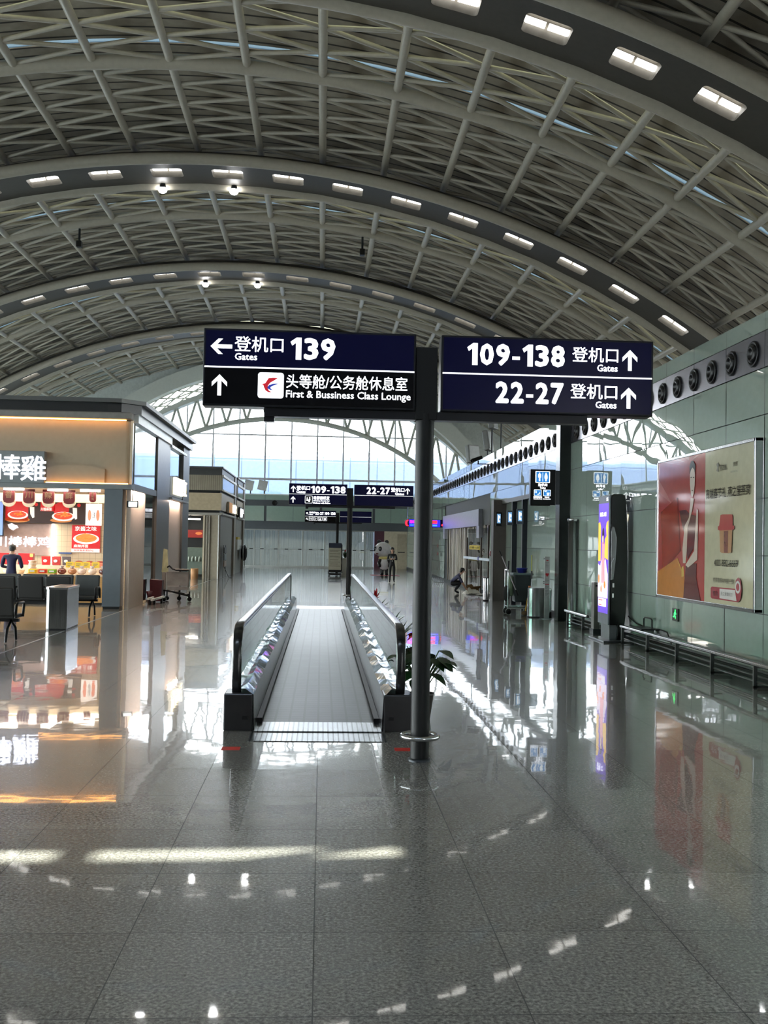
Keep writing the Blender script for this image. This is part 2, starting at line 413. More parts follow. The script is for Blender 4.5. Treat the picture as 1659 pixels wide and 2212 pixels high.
granite = floor_mat()
b = MB(); b.add([(-30,-14,0),(17,-14,0),(17,72,0),(-30,72,0)], [(0,1,2,3)])
fl = b.build('floor', granite); tag(fl, 'polished grey granite floor of square slabs', 'floor', kind='structure')
b = MB(); b.box((-4.69,2,-.02),(-4.66,66,.003)); tag(b.build('trim_1', M('pale_strip', (168,165,158), .3, .6)), 'thin pale metal strip let into the floor along the shops', 'floor strip', kind='structure')
b = MB(); b.add([(-120,72.5,-.6),(120,72.5,-.6),(120,240,-.6),(-120,240,-.6)], [(0,1,2,3)])
tag(b.build('ground', M('apron_concrete', (150,150,148), .9)), 'concrete apron outside the end window', 'ground', kind='structure')

# ---- roof skin, with a glazed slit over every middle arch
skin = lines_mat('slatted_roof_lining', (154,145,129), (56,52,46), 'Y', 0.42, 0.07, 0.7, bump=0.02, noise=0.16)
skin2 = M('window_lit_lining', (188,194,192), .6)  # end bay lining, the nearby window's light put into its paler colour
def arc_strip(b, R, y0, y1, t0, t1, n=64, flip=False):
    vs = []; fs = []
    for i in range(n+1):
        x, z = arc(R, t0+(t1-t0)*i/n); vs += [(x,y0,z),(x,y1,z)]
    for i in range(n): fs.append((2*i, 2*i+1, 2*i+3, 2*i+2))
    b.add(vs, fs, True)
SLW = 0.12
b = MB(); cuts = [-6.0]
slits = sorted([(ym-SLW+.05, ym+SLW+.05) for ym in MIDS[:-1]]+[(yl+2.75, yl+3.45) for yl in LAMPS])
for sl in slits: cuts += list(sl)
cuts += [60.3]
for i in range(0, len(cuts), 2): arc_strip(b, RS, cuts[i], cuts[i+1], THL, THR); arc_strip(b, RS+.12, cuts[i], cuts[i+1], THL, THR)
b.m = 1; arc_strip(b, RS, 60.3, 74.5, THL, THR); arc_strip(b, RS+.12, 60.3, 74.5, THL, THR)  # roof carried past the end window, an unseen eave added to block sun
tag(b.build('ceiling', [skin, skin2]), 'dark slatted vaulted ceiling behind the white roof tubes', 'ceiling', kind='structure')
pane = translucent('frosted_roof_glass', (100,116,122), 0.10)
pth = [TP0+DT*k for k in range(-13, 10)]
for i, ym in enumerate(MIDS[:-1]):
    b = MB()
    for a, c in zip(pth[:-1], pth[1:]):
        if i == 1 and (abs(a-(TP0-DT)) < .01 or abs(a-(TP0-2*DT)) < .01): continue
        arc_strip(b, RS+.03, ym-SLW+.05, ym+SLW+.05, a, c, 6)
    o = b.build('window_%d' % (i+1), pane); tag(o, 'frosted roof light slit along the arch', 'roof window', kind='structure')
    if i == 1:
        b = MB()
        for a, c in ((TP0-2*DT, TP0-DT), (TP0-DT, TP0)): arc_strip(b, RS+.03, ym-SLW+.05, ym+SLW+.05, a, c, 6)
        b.build('clear_pane', glass('clear_roof_glass', (235,245,245), .05), o)

yel_pane = translucent('pale_roof_light', (206,204,166), 0.10)
for i, yl in enumerate(LAMPS):
    b = MB(); arc_strip(b, RS+.03, yl+2.75, yl+3.45, THL, THR)
    tag(b.build('window_%d' % (30+i), yel_pane), 'pale yellowish roof light just behind the lamp beam', 'roof window', kind='structure')

# ---- purlins with their bracing
segs = []
yy = [-5.3]
E_ = .98
stops = sorted([(y, 'L') for y in LAMPS] + [(y, 'M') for y in MIDS])
y0 = -5.5
for y, k in stops:
    e = .0 if k == 'L' else .12
    segs.append((y0, y-e)); y0 = y+e
segs.append((y0, 66.4))
for k in range(-13, 10):
    th = TP0+DT*k; x, z = arc(RP, th)
    vis = x < 9
    o = thing('roof_purlin', 'grey steel roof tube running lengthwise under the vaulted ceiling', 'roof tube', (x, 30, z), 'lengthwise roof tubes', 'structure')
    b = MB()
    for a, c in segs:
        if c-a < .3: continue
        b.tube([(x,a,z),(x,c,z)], .108, 10)
    b.build('tube', STEELP, o)
    if k < 9:
        x2, z2 = arc(RP, th+DT); br = MB()
        for a, c in segs:
            n = max(2, round((c-a)/1.14)); st = (c-a)/n; ev = (k % 2 == 0)
            for j in range(n):
                ya, yb, yc = a+st*j, a+st*(j+.5), a+st*(j+1)
                if ev: br.tube([(x,ya,z),(x2,yb,z2)], .056, 6, False).tube([(x2,yb,z2),(x,yc,z)], .056, 6, False)
                else: br.tube([(x2,ya,z2),(x,yb,z)], .056, 6, False).tube([(x,yb,z),(x2,yc,z2)], .056, 6, False)
        br.build('bracing', STEELP, o)

# ---- arches: plain middle arches, and lamp beams with recessed lights
def arcpath(R, y, t0=THL, t1=THR, n=72): return [(arc(R, t0+(t1-t0)*i/n)[0], y, arc(R, t0+(t1-t0)*i/n)[1]) for i in range(n+1)]
ords = ['first', 'second', 'third', 'fourth', 'fifth', 'sixth']
for i, y in enumerate(MIDS):
    b = MB(); b.tube(arcpath(RP-.02, y), .185, 12)
    tag(b.build('roof_arch_beam', STEELP), 'plain grey tubular arch crossing the hall, %s from the near end' % ords[i], 'arch beam', 'tubular roof arches', 'structure')

PAN_W = 0.94
TL0, TLD = 0.1575, 0.0683
lamp_th = [TL0+TLD*k for k in range(-10, 8)]
OPX, OPY, OPR = 0.47, 0.36, 0.11
def opening(n=6):
    return rrect(-OPX, -OPY, OPX, OPY, OPR, n)
def local(y, th, R=RL):
    x, z = arc(R, th); T = Vector((math.cos(th), 0, -math.sin(th))); Nn = Vector((math.sin(th), 0, math.cos(th)))
    return Vector((x, y, z)), T, Nn      # centre, along arc, outward (up)
housing_m = M('lamp_recess_white', (112,108,100), .5)
strip_m = M('lamp_tube_light', (255,252,245), .4, emit=4.0)
for i, y in enumerate(LAMPS):
    o = thing('roof_lamp_beam', 'dark arched beam carrying recessed lamps, %s from the near end' % ords[i], 'arch beam', (CX, y, arc(RL,0)[1]), 'lamp carrying roof arches', 'structure')
    b = MB(); hw = TLD*RL/2
    holes = {}
    nn = 40
    t0 = lamp_th[0]-TLD/2; t1 = lamp_th[-1]+TLD/2
    for th in lamp_th:
        c, T, Nn = local(y, th); inner = opening(); k = len(inner)
        outer = []
        for (u, v) in inner:
            s = min(hw/abs(u) if abs(u) > 1e-6 else 1e9, PAN_W/abs(v) if abs(v) > 1e-6 else 1e9); outer.append((u*s, v*s))
        # make sure the cell's corners are kept
        for cu, cv in ((hw,PAN_W),(-hw,PAN_W),(-hw,-PAN_W),(hw,-PAN_W)):
            j = min(range(k), key=lambda q: abs(math.atan2(outer[q][1]*hw, outer[q][0]*PAN_W)-math.atan2(cv*hw, cu*PAN_W))); outer[j] = (cu, cv)
        def P(u, v):
            q = th+u/RL; x, z = arc(RL, q); return (x, y+v, z)
        vs = [P(*p) for p in inner]+[P(*p) for p in outer]
        b.add(vs, [(q, (q+1) % k, k+(q+1) % k, k+q) for q in range(k)])
    arc_strip(b, RL, y-PAN_W, y+PAN_W, THL, t0, 20); arc_strip(b, RL, y-PAN_W, y+PAN_W, t1, THR, 6)
    arc_strip(b, RL+.42, y-PAN_W+.3, y+PAN_W-.3, THL, THR)
    b.build('soffit', BEAMD, o)
    for nm, yy2, r in (('near_rim', y-PAN_W-.10, .17), ('far_rim', y+PAN_W+.14, .20)):
        b = MB(); b.tube(arcpath(RL+.05, yy2), r, 12); b.build(nm, STEELP, o)
    b = MB()
    for yy2 in (y-PAN_W+.3, y+PAN_W-.3):
        vs = []; fs = []; n = 72
        for q in range(n+1):
            th = THL+(THR-THL)*q/n; a = arc(RL, th); c = arc(RL+.42, th); vs += [(a[0],yy2,a[1]),(c[0],yy2,c[1])]
        for q in range(n): fs.append((2*q,2*q+1,2*q+3,2*q+2))
        b.add(vs, fs)
    b.build('web', BEAMD, o)
lampwords = ['lamp beam overhead, outside the picture', 'lamp beam nearest the camera', 'second lamp beam up the hall', 'third lamp beam up the hall', 'fourth lamp beam just above the near sign']
def make_lamp(y, th, i):
    c, T, Nn = local(y, th)
    o = thing('ceiling_light', 'recessed ceiling light in the '+lampwords[i], 'ceiling light', c, 'recessed lights in the '+lampwords[i])
    b = MB(); Y = Vector((0,1,0)); inner = opening(); k = len(inner); D = .36
    lo = [c+T*u+Y*v for u, v in inner]; hi = [p+Nn*D for p in lo]
    b.add(lo+hi, [(q, (q+1) % k, k+(q+1) % k, k+q) for q in range(k)]+[tuple(range(k, 2*k))])
    b.build('housing', housing_m, o)
    for s in (-1, 1):
        b = MB(); a0 = c+T*(s*.245)+Y*(OPY-.07)+Nn*.225
        vs = [a0+T*dx*.215+Y*dy*.05+Nn*dz*.045 for dx in (-1,1) for dy in (-1,1) for dz in (-1,1)]
        b.add(vs, [(0,1,3,2),(4,6,7,5),(0,4,5,1),(2,3,7,6),(0,2,6,4),(1,5,7,3)]); b.build('light_tube', strip_m, o)
for i, y in enumerate(LAMPS):
    if i == 0: use = lamp_th[5:16]
    else: use = lamp_th[2:17] if i < 4 else lamp_th[:17]
    for th in use: make_lamp(y, th, i)
# spotlights on the far rim
spot_m = M('spotlight_glow', (255,255,255), .3, emit=40.0)
for i, y in ((1, 19.1), (2, 30.8), (3, 42.5)):
    for q, xs in enumerate((-5.15, -2.95)):
        th = theta(RL-.15, xs); c, T, Nn = local(y+PAN_W-.02, th, RL-.12)
        o = thing('spotlight', ('left' if q == 0 else 'right')+' one of the pair of glaring spotlights under the '+lampwords[i], 'spotlight', c, None)
        b = MB(); b.lathe((c.x, c.y+.02, c.z-.02), [(.09,0),(.10,.04),(.09,.14),(.05,.2)], 16, True); b.build('housing', DARKM, o)
        b = MB(); b.ball((c.x, c.y, c.z-.08), (.135,.10,.105), 16, 10); b.build('lens', spot_m, o)
# emergency plates and little cameras hanging from the roof
b = MB(); 
for q, (x, y) in enumerate(((-8.9, 36.7), (1.3, 36.7))):
    th = theta(RP, x); c, T, Nn = local(y, th, RP-.215)
    o = thing('dome_camera', 'small dark camera on a short stem under the arch, '+('left' if q == 0 else 'right')+' of two', 'camera', c)
    b = MB(); b.tube([(c.x,c.y,c.z-.0),(c.x,c.y,c.z-.45)], .04, 8); b.build('stem', DARKM, o)
    b = MB(); b.box((c.x-.09,c.y-.12,c.z-.68),(c.x+.09,c.y+.12,c.z-.45)); b.build('camera_body', BLACK, o, bevel=.02)

# ---- gable at the far end
GY = 66.5
def cpath(c, R, y, xa, xb, n=48):
    ta, tb = math.asin((xa-c[0])/R), math.asin((xb-c[0])/R)
    return [(c[0]+R*math.sin(ta+(tb-ta)*i/n), y, c[1]+R*math.cos(ta+(tb-ta)*i/n)) for i in range(n+1)]
CT, RT = (-2.97, -3.8), 17.45
CI, RI = (-2.35, -5.19), 17.0
CC, RC = (-2.84, -6.26), 15.92
pale = M('pale_steel_paint', (208,210,200), .5, var=.03)
o = thing('gable_arch', 'wide pale arched beam over the end window', 'arch', (CT[0], GY, CT[1]+RT), kind='structure')
b = MB(); top = cpath(CT, RT, 0, -19, 13.4); low = cpath(CT, RT-.95, 0, -18, 12.4)
n = len(top)
def ribbon(b, A, B, ya, yb):
    n = len(A); vs = [(p[0],ya,p[2]) for p in A]+[(p[0],ya,p[2]) for p in B]+[(p[0],yb,p[2]) for p in A]+[(p[0],yb,p[2]) for p in B]
    fs = []
    for i in range(n-1):
        fs += [(i,i+1,n+i+1,n+i),(2*n+i+1,2*n+i,3*n+i,3*n+i+1),(n+i,n+i+1,3*n+i+1,3*n+i),(i+1,i,2*n+i,2*n+i+1)]
    b.add(vs, fs)
ribbon(b, top, low, 65.6, 66.6); b.build('box_beam', pale, o)
b = MB(); A = cpath(CI, RI+.3, 0, -18.3, 13.9); B2 = cpath(CI, RI, 0, -18, 13.6); ribbon(b, A, B2, 66.4, 67.3); b.build('inner_beam', pale, o)
b = MB(); L1 = cpath(CT, RT-.95, 66.5, -17.5, 12.0, 60); L2 = cpath(CI, RI+.28, 67.0, -17.9, 13.3, 60)
mid = [tuple((Vector(p)+Vector(q))/2) for p, q in zip(L1, L2)]
for A in (L1, L2, mid): b.tube(A, .05, 6)
for i in range(0, 58, 2):
    for A, B2 in ((L1, mid), (mid, L2)):
        b.tube([A[i], B2[i+2]], .05, 5, False).tube([B2[i], A[i+2]], .05, 5, False)
b.build('lattice', pale, o)
o2 = thing('gable_truss', 'slender white arched truss with slanting struts across the end window', 'truss', (CC[0], GY, CC[1]+RC), kind='structure')
ch = cpath(CC, RC, GY, -15.2, 11.5, 60); b = MB(); b.tube(ch, .16, 10); b.build('chord', pale, o2)
b = MB(); k = 0; xx = -14.2
def onc(c, R, x): return c[1]+math.sqrt(max(0, R*R-(x-c[0])**2))
while xx < 11.0:
    z = onc(CC, RC, xx)
    for d in (-.62, .62):
        z2 = onc(CI, RI, xx+d)
        if z2 > z+.2: b.tube([(xx,GY,z),(xx+d,GY+.3,z2+.05)], .085, 6)
    xx += 1.31
b.build('struts', pale, o2)
for sx in (-16.5, 12.6):
    pass

# ---- end window: mullions, transoms, panes
wm = M('window_mullion', (214,212,216), .45)
o = thing('window_6', 'tall glazed end wall with slim mullions, bright sky behind', 'window', (-2.4, YEND, 4.76), kind='structure')
b = MB(); xs = [-14.13+1.716*i for i in range(16)]
WX0, WX1 = -13.2, 11.6
for x in xs:
    if WX0 < x < WX1:
        zt = onc(CI, RI, x)
        if zt > 4.9: b.box((x-.05,YEND-.06,4.76),(x+.05,YEND+.06,zt+.1))
for z, w in ((5.79,.07),(8.69,.045)):
    b.box((WX0,YEND-.05,z-w),(WX1,YEND+.05,z+w))
b.build('window_frame', wm, o)
b = MB(); P = [(p[0], p[2]) for p in cpath(CI, RI+.15, 0, WX0, WX1, 40)]
vs = [(WX0,YEND,4.76)]+[(x,YEND,max(z,4.9)) for x, z in P]+[(WX1,YEND,4.76)]
b.add(vs, [tuple(range(len(vs)))]); b.build('pane', glass('end_window_glass', (172,178,182), .05), o)
# solid gable wall around the window: side walls of the bay
gw = M('gable_white', (202,205,198), .6)
b = MB(); A = cpath(CI, RI+.1, 0, -17.5, WX0, 10); B2 = [(p[0], 0, 14.2) for p in A]
b.box((-26,YEND-.1,0),(-15.0,YEND+.1,4.9)); b.box((11.6,YEND-.1,4.7),(16.5,YEND+.1,9.0)); b.box((-26,YEND-.1,4.76),(WX0,YEND+.1,8.2))
A = cpath(CT, RT-.4, 0, -18.5, 13.2, 40); vs = []; fs = []
for q, p in enumerate(A):
    dz = onc((CX, CZ), RS, p[0]); vs += [(p[0], 66.55, p[2]), (p[0], 66.55, max(dz, p[2]))]
for q in range(40): fs.append((2*q,2*q+2,2*q+3,2*q+1))
b.add(vs, fs)
tag(b.build('wall_end_sides', gw), 'plain white wall beside the end window', 'wall', kind='structure')

# ---- end wall below the window
green = M('back_painted_green_glass', (148,170,160), .06, coat=1.0, var=.03)
greyband = M('grey_metal_band', (86,92,98), .4, .3, var=.04)
b = MB()
b.m = 1; b.box((-15,YEND-.05,2.48),(XW,YEND+.25,3.0)); b.box((-15,YEND-.02,4.03),(XW,YEND+.25,4.40)); b.box((-15,YEND,3.0),(XW,YEND+.2,4.76))
b.m = 0
xp = -15
k = 0
edges = [-14.6,-11.0,-7.35,-3.78,-.12,3.38,XW-.05]
for a, c in zip(edges[:-1], edges[1:]):
    h2 = (c-a)/2
    for q in range(2): b.box((a+.11+q*h2*.96,YEND-.06,3.02),(a+.11+(q+1)*h2*.96-.02,YEND,4.01)); b.box((a+q*h2+.01,YEND-.06,4.41),(a+(q+1)*h2-.01,YEND,4.74))
tag(b.build('wall_end', [green, greyband]), 'end wall of green glass panels and grey bands above the doors', 'wall', kind='structure')
b = MB(); b.box((-15,YEND-.12,4.74),(XW,YEND+.25,4.80)); tag(b.build('trim_2', WHITE), 'white sill under the end window', 'sill', kind='structure')
alum = M('door_frame_aluminium', (158,162,160), .35, .6)
curt = translucent('pale_curtain', (128,134,132), .10)
dg_ = glass('door_glass', (222,226,226), .14, .01)
dx = [-15.2,-13.65,-12.1,-10.55,-9.0,-7.45,-5.9,-4.48,-2.88,-1.29,.17,1.60,2.83,3.44]
b = MB()
for i in range(len(dx)-1):
    a, c = dx[i], dx[i+1]
    o = thing('door_%d' % (i+1), 'glazed gate door in the end wall, curtain behind', 'door', ((a+c)/2, YEND, 0), kind='structure')
    b = MB(); b.box((a,YEND-.06,0),(a+.07,YEND+.06,2.48)); b.box((c-.01,YEND-.05,0),(c+.03,YEND+.05,2.48)); b.box((a,YEND-.05,2.40),(c,YEND+.05,2.48)); b.box((a,YEND-.05,0),(c,YEND+.05,.10)); b.build('door_frame', alum, o)
    b = MB(); b.add([(a,YEND,.1),(c,YEND,.1),(c,YEND,2.4),(a,YEND,2.4)], [(0,1,2,3)]); b.build('pane', dg_, o)
    b = MB(); b.box((a+.1,YEND-.10,1.17),(c-.05,YEND-.08,1.20)); b.m = 1; b.box((a+.45,YEND-.13,1.155),(a+.68,YEND-.07,1.215)); b.box((c-.25,YEND-.13,1.155),(c-.03,YEND-.07,1.215)); b.build('push_bar', [alum, BLACK], o)
    b = MB(); n = 30; vs = []; fs = []
    for q in range(n+1):
        x = a+(c-a)*q/n; yv = YEND+.35+.05*math.sin(q*2.1+i)+.03*math.sin(q*5.3); vs += [(x,yv,.05),(x,yv,2.5)]
    for q in range(n): fs.append((2*q,2*q+2,2*q+3,2*q+1))
    b.add(vs, fs, True); o3 = b.build('curtain', curt, o)
# doors' surroundings at the right end of that wall
b = MB(); b.box((3.48,YEND-.08,0),(4.13,YEND+.1,2.48)); tag(b.build('wall_end_maroon', M('maroon_panel', (74,36,50), .5)), 'dark maroon panel beside the glazed end doors', 'wall', kind='structure')
b = MB(); b.box((4.13,YEND-.1,0),(XW,YEND+.1,2.48)); tag(b.build('wall_end_beige', M('beige_stone', (176,166,146), .5)), 'beige stone wall at the hall end', 'wall', kind='structure')
o = thing('door_20', 'beige door at the hall end with a dark push bar', 'door', (5.3, YEND-.12, 0), kind='structure')
b = MB(); b.box((5.0,YEND-.16,0),(5.6,YEND-.1,2.3)); b.build('door_leaf', M('beige_door', (148,138,120), .5), o)
b = MB(); b.box((5.05,YEND-.22,1.08),(5.5,YEND-.16,1.14)); b.build('push_bar', BLACK, o)
# outside: the next building
bg = lines_mat('blue_curtain_wall', (114,126,150), (80,92,114), 'X', 2.6, .10, .5, axis2='Z', period2=1.9, width2=.08, noise=.08)
b = MB(); b.box((-70,98,-.6),(70,112,9.3)); b.lathe((0,0,0), [], 3) if False else None
vs = []; n = 6; fs = []
for i in range(n+1):
    a = PI/2*i/n; vs += [(-70,100-2*math.cos(a)+0,9.3+1.2*math.sin(a)),(70,100-2*math.cos(a),9.3+1.2*math.sin(a))]
for i in range(n): fs.append((2*i,2*i+1,2*i+3,2*i+2))
vs += [(-70,112,10.5),(70,112,10.5)]; fs.append((2*n,2*n+1,2*n+3,2*n+2)); b.add(vs, fs)
tag(b.build('exterior_building', bg), 'pale blue glass terminal building seen through the end window', 'building', kind='structure')
b = MB()
for x in (-13.5,-9.2,-5,2.5,7.3): b.box((x-.9,97.86,2.2),(x+.9,97.95,6.4))
tag(b.build('exterior_windows', M('outside_teal_glass', (104,122,134), .3)), 'teal window bays of the building outside', 'window', kind='structure')

# ---- right glass wall
wallg = M('green_glass_cladding', (142,157,147), .0, coat=0.0, var=.03, spec=1.0, bump=.0042, bscale=.62, stretch=(1,1,1.6))
def tune_wall():
    b_ = wallg.node_tree.nodes['Principled BSDF']; b_.inputs['IOR'].default_value = 2.7
tune_wall()
bandm = M('satin_steel_band', (150,150,160), .22, .9, var=.03)
b = MB(); zs = [.14,.89,1.64,2.38,3.46,4.07]; y = 12.75-1.258*14
b2 = MB()
def panel(b, x, y0, y1, z0, z1):
    g = .006; t = [random.uniform(-.0035,.0035) for _ in range(2)]
    xs = [x+t[0]*(y-(y0+y1)/2)+t[1]*(z-(z0+z1)/2) for y, z in ((y0,z0),(y1,z0),(y1,z1),(y0,z1))]
    b.add([(xs[0],y0+g,z0+g),(xs[1],y1-g,z0+g),(xs[2],y1-g,z1-g),(xs[3],y0+g,z1-g)], [(0,3,2,1)])
while y < YEND-.2:
    y1 = min(y+1.258, YEND-.06)
    for z0, z1 in zip(zs[:-1], zs[1:]):
        if y1 > 34.3 and y < 45.9 and z0 < 2.4: continue
        panel(b, XW, y, y1, z0, z1)
    panel(b, XW, y, y1, 4.55, 4.80)
    b.m = 1; panel(b, XW-.005, y, y1, 4.07, 4.55); b.m = 0
    y = y1
b.m = 2; b.box((XW+.03,-5,0),(XW+.2,34.3,4.8)); b.box((XW+.03,46,0),(XW+.2,YEND,4.8)); b.box((XW+.03,34.3,2.4),(XW+.2,46,4.8)); b.box((XW-.01,-5,0),(XW+.02,YEND,.13)) 
tag(b.build('wall_right', [wallg, bandm, M('dark_joint_backing', (36,40,40), .7)]), 'tall mirror-bright green glass wall with a steel band', 'wall', kind='structure')  # dark backing shows in the gaps between the panels
b = MB(); b.box((XW+.2,-5,4.70),(16.5,YEND,4.80)); tag(b.build('ceiling_side_rooms', M('flat_roof_grey', (140,140,136), .7)), 'flat top of the rooms behind the green wall', 'roof', kind='structure')

# ---- far left and right daylight walls, and the near end, all glazed
def daylight(name, x0, y0, x1, y1, z0, z1, step, label):
    o = thing(name, label, 'window', ((x0+x1)/2,(y0+y1)/2,z0), kind='structure')
    L = math.hypot(x1-x0, y1-y0); n = max(1, round(L/step)); b = MB()
    for i in range(n+1):
        x, y = x0+(x1-x0)*i/n, y0+(y1-y0)*i/n; b.box((x-.06,y-.06,z0),(x+.06,y+.06,z1))
    for z in (z0+.05, (z0+z1)/2, z1-.05): b.bar((x0,y0,z),(x1,y1,z),.1,.1)
    b.build('window_frame', wm, o)
    b = MB(); b.add([(x0,y0,z0),(x1,y1,z0),(x1,y1,z1),(x0,y0,z1)], [(0,1,2,3)]); b.build('pane', glass('side_glass', (232,242,244), .05), o)
daylight('window_7', -23.0, -6, -23.0, YEND, 0.6, 6.1, 3.0, 'long glazed wall far to the left behind the shops')
daylight('window_8', 15.6, -5, 15.6, YEND, 4.8, 6.0, 3.0, 'high glazed strip far to the right')
b = MB(); b.box((-23.0,-6.4,0),(XW,-6.2,13.0)); b.box((XW,-6.4,4.8),(15.6,-6.2,13.0))
tag(b.build('wall_back', M('dim_back_wall', (120,116,108), .6)), 'plain wall at the near end behind the camera', 'wall', kind='structure')
b = MB(); b.box((-23.1,-6,0),(-22.9,YEND,.6)); tag(b.build('wall_left', WHITE), 'low white wall under the far left glazing', 'wall', kind='structure')

# =================================================================== SIGNS
navy = M('navy_sign_face', (9,10,40), .25, var=.03, spec=.25, emit=.05, ecol=(30,34,120))
navyk = M('black_sign_face', (8,9,14), .25, var=.03, spec=.25)
frame_m = M('sign_frame_black', (26,28,34), .35, .4)
post_m = M('dark_post_paint', (15,17,19), .5, .1, var=.04, spec=.35)
white_e = M('sign_white', (250,252,255), .5, emit=1.15)
red_e = M('sign_red', (205,30,45), .5, emit=.5); blue_e = M('sign_blue', (40,60,170), .5, emit=.5)
SQ = 0.0
def rich_sign(x, y, label, left, right):
    """post with a panel either side; left/right draw the faces"""
    o = thing('direction_sign', label, 'sign', (x, y, 0))
    b = MB(); b.cyl((x,y,0), .074, 2.75, 24); b.build('post', post_m, o)
    b = MB(); b.lathe((x,y,0), [(.09,0),(.09,.02),(.076,.025)], 24, True); b.build('base_plate', DARKM, o)
    b = MB(); b.tube([(x+.14*math.cos(2*PI*i/28), y+.14*math.sin(2*PI*i/28), .195) for i in range(28)], .021, 10, closed=True)
    for i in range(4):
        a = PI/4+PI/2*i; b.tube([(x+.07*math.cos(a),y+.07*math.sin(a),.195),(x+.14*math.cos(a),y+.14*math.sin(a),.195)], .01, 6)
    b.build('bumper_ring', CHROME, o)
    b = MB(); b.box((x-.086,y-.07,2.70),(x+.086,y+.07,3.28)); b.build('post_head', post_m, o, bevel=.006)
    b = MB(); b.box((x-1.28,y-.06,2.70),(x,y+.06,2.765)); b.box((x,y-.06,2.70),(x+1.30,y+.06,2.765)); b.box((x-1.28,y-.04,2.66),(x-1.20,y+.04,2.70)); b.build('carrier_beam', frame_m, o)
    for nm, x0, x1, draw in (('left_panel', x-1.760, x-.089, left), ('right_panel', x+.112, x+1.826, right)):
        b = MB(); b.box((x0,y-.09,2.768),(x1,y+.09,3.378)); p = b.build(nm, frame_m, o, bevel=.008)
        F = FN(x0, y-.0905, 2.768); W = x1-x0
        shape('upper_face', [rect(.018,.312,W-.018,.592)], F, navy, p, .003)
        shape('lower_face', [rect(.018,.018,W-.018,.300)], F, navyk if draw.__name__.endswith('k') else navy, p, .003)
        shape('divider_line', [rect(.012,.300,W-.012,.312)], F, white_e, p, .006)
        F2 = (F[0]-Vector((0,.003,0)), F[1], F[2], F[3])
        draw(F2, p, W)
    return o
def near_left_k(F, p, W):
    shape('arrow', [rot2(arrow_up(.140,.466,.168), .140,.466, PI/2)], F, white_e, p)
    text('lettering', '登机口', F, .243, .623, .430, .550, white_e, p, .008)
    text('lettering', 'Gates', F, .247, .420, .364, .417, white_e, p, .022)
    number('139', F, .678, 1.032, .378, .553, white_e, p)
    shape('arrow', [arrow_up(.131,.163,.166)], F, white_e, p)
    text('lettering', '头等舱/公务舱休息室', F, .652, 1.605, .152, .262, white_e, p, .006)
    text('lettering', 'First & Bussiness Class Lounge', F, .652, 1.632, .062, .136, white_e, p, .016)
    shape('airline_badge', [rrect(.430,.068,.632,.270,.022)], F, white_e, p)
    k = .001153
    def q(x, y): return (.430+(x-500)*k*1.0, .270-(y-388)*k)
    G = (F[0]-Vector((0,.0045,0)), F[1], F[2], F[3])
    shape('red_wing', [[q(*t) for t in ((526,470),(550,462),(572,427),(600,424),(635,424),(612,440),(585,456),(569,476),(567,496),(576,512),(594,523),(570,522),(552,510),(541,488),(537,474))]], G, red_e, p, .003)
    shape('blue_wing', [[q(*t) for t in ((563,491),(576,474),(600,465),(642,461),(612,473),(590,484),(585,492),(590,501),(605,508),(584,506),(570,499))]], G, blue_e, p, .003)
def near_right(F, p, W):
    number('109-138', F, .205, .992, .376, .552, white_e, p)
    text('lettering', '登机口', F, 1.052, 1.424, .425, .545, white_e, p, .008)
    text('lettering', 'Gates', F, 1.255, 1.420, .354, .408, white_e, p, .022)
    shape('arrow', [arrow_up(1.520,.449,.168)], F, white_e, p)
    number('22-27', F, .436, .986, .078, .252, white_e, p)
    text('lettering', '登机口', F, 1.040, 1.418, .130, .250, white_e, p, .008)
    text('lettering', 'Gates', F, 1.245, 1.414, .058, .112, white_e, p, .022)
    shape('arrow', [arrow_up(1.512,.145,.168)], F, white_e, p)
rich_sign(.806, 8.09, 'big navy gate sign on the nearest post, reading 139 and 109-138', near_left_k, near_right)
def babies(F, u, v, s, p):
    shape('pictogram', [rrect(u,v,u+s,v+s,.02)], F, white_e, p)
    G = (F[0]-Vector((0,.0045,0)), F[1], F[2], F[3])
    shape('pictogram', [rrect(u+.014,v+.014,u+s-.014,v+s-.014,.012)], G, navyk, p, .003)
    H = (F[0]-Vector((0,.008,0)), F[1], F[2], F[3])
    shape('pictogram', [ell(u+.3*s,v+.7*s,.09*s,.09*s,10), ell(u+.62*s,v+.74*s,.09*s,.09*s,10), [(u+.46*s,v+.18*s),(u+.66*s,v+.18*s),(u+.74*s,v+.6*s),(u+.56*s,v+.64*s),(u+.4*s,v+.36*s)], [(u+.2*s,v+.3*s),(u+.42*s,v+.34*s),(u+.36*s,v+.6*s),(u+.22*s,v+.6*s)]], H, white_e, p, .003)
def mid_left(F, p, W):
    shape('arrow', [arrow_up(.120,.452,.185)], F, white_e, p)
    text('lettering', '登机口', F, .212, .600, .425, .545, white_e, p, .008)
    text('lettering', 'Gates', F, .212, .470, .335, .405, white_e, p, .022)
    number('109-138', F, .625, 1.62, .345, .550, white_e, p)
    shape('arrow', [arrow_up(.120,.148,.18)], F, white_e, p)
    babies(F, .458, .045, .22, p)
    text('lettering', '母婴候机室', F, .70, 1.16, .155, .255, white_e, p, .014)
    text('lettering', 'Waiting Room for', F, .70, 1.17, .095, .138, white_e, p, .016)
    text('lettering', 'Mothers with Babies', F, .70, 1.19, .036, .080, white_e, p, .016)
def mid_right(F, p, W):
    number('22-27', F, .355, 1.03, .345, .548, white_e, p)
    text('lettering', '登机口', F, 1.06, 1.45, .425, .545, white_e, p, .008)
    text('lettering', 'Gates', F, 1.18, 1.44, .335, .405, white_e, p, .022)
    shape('arrow', [arrow_up(1.54,.452,.185)], F, white_e, p)
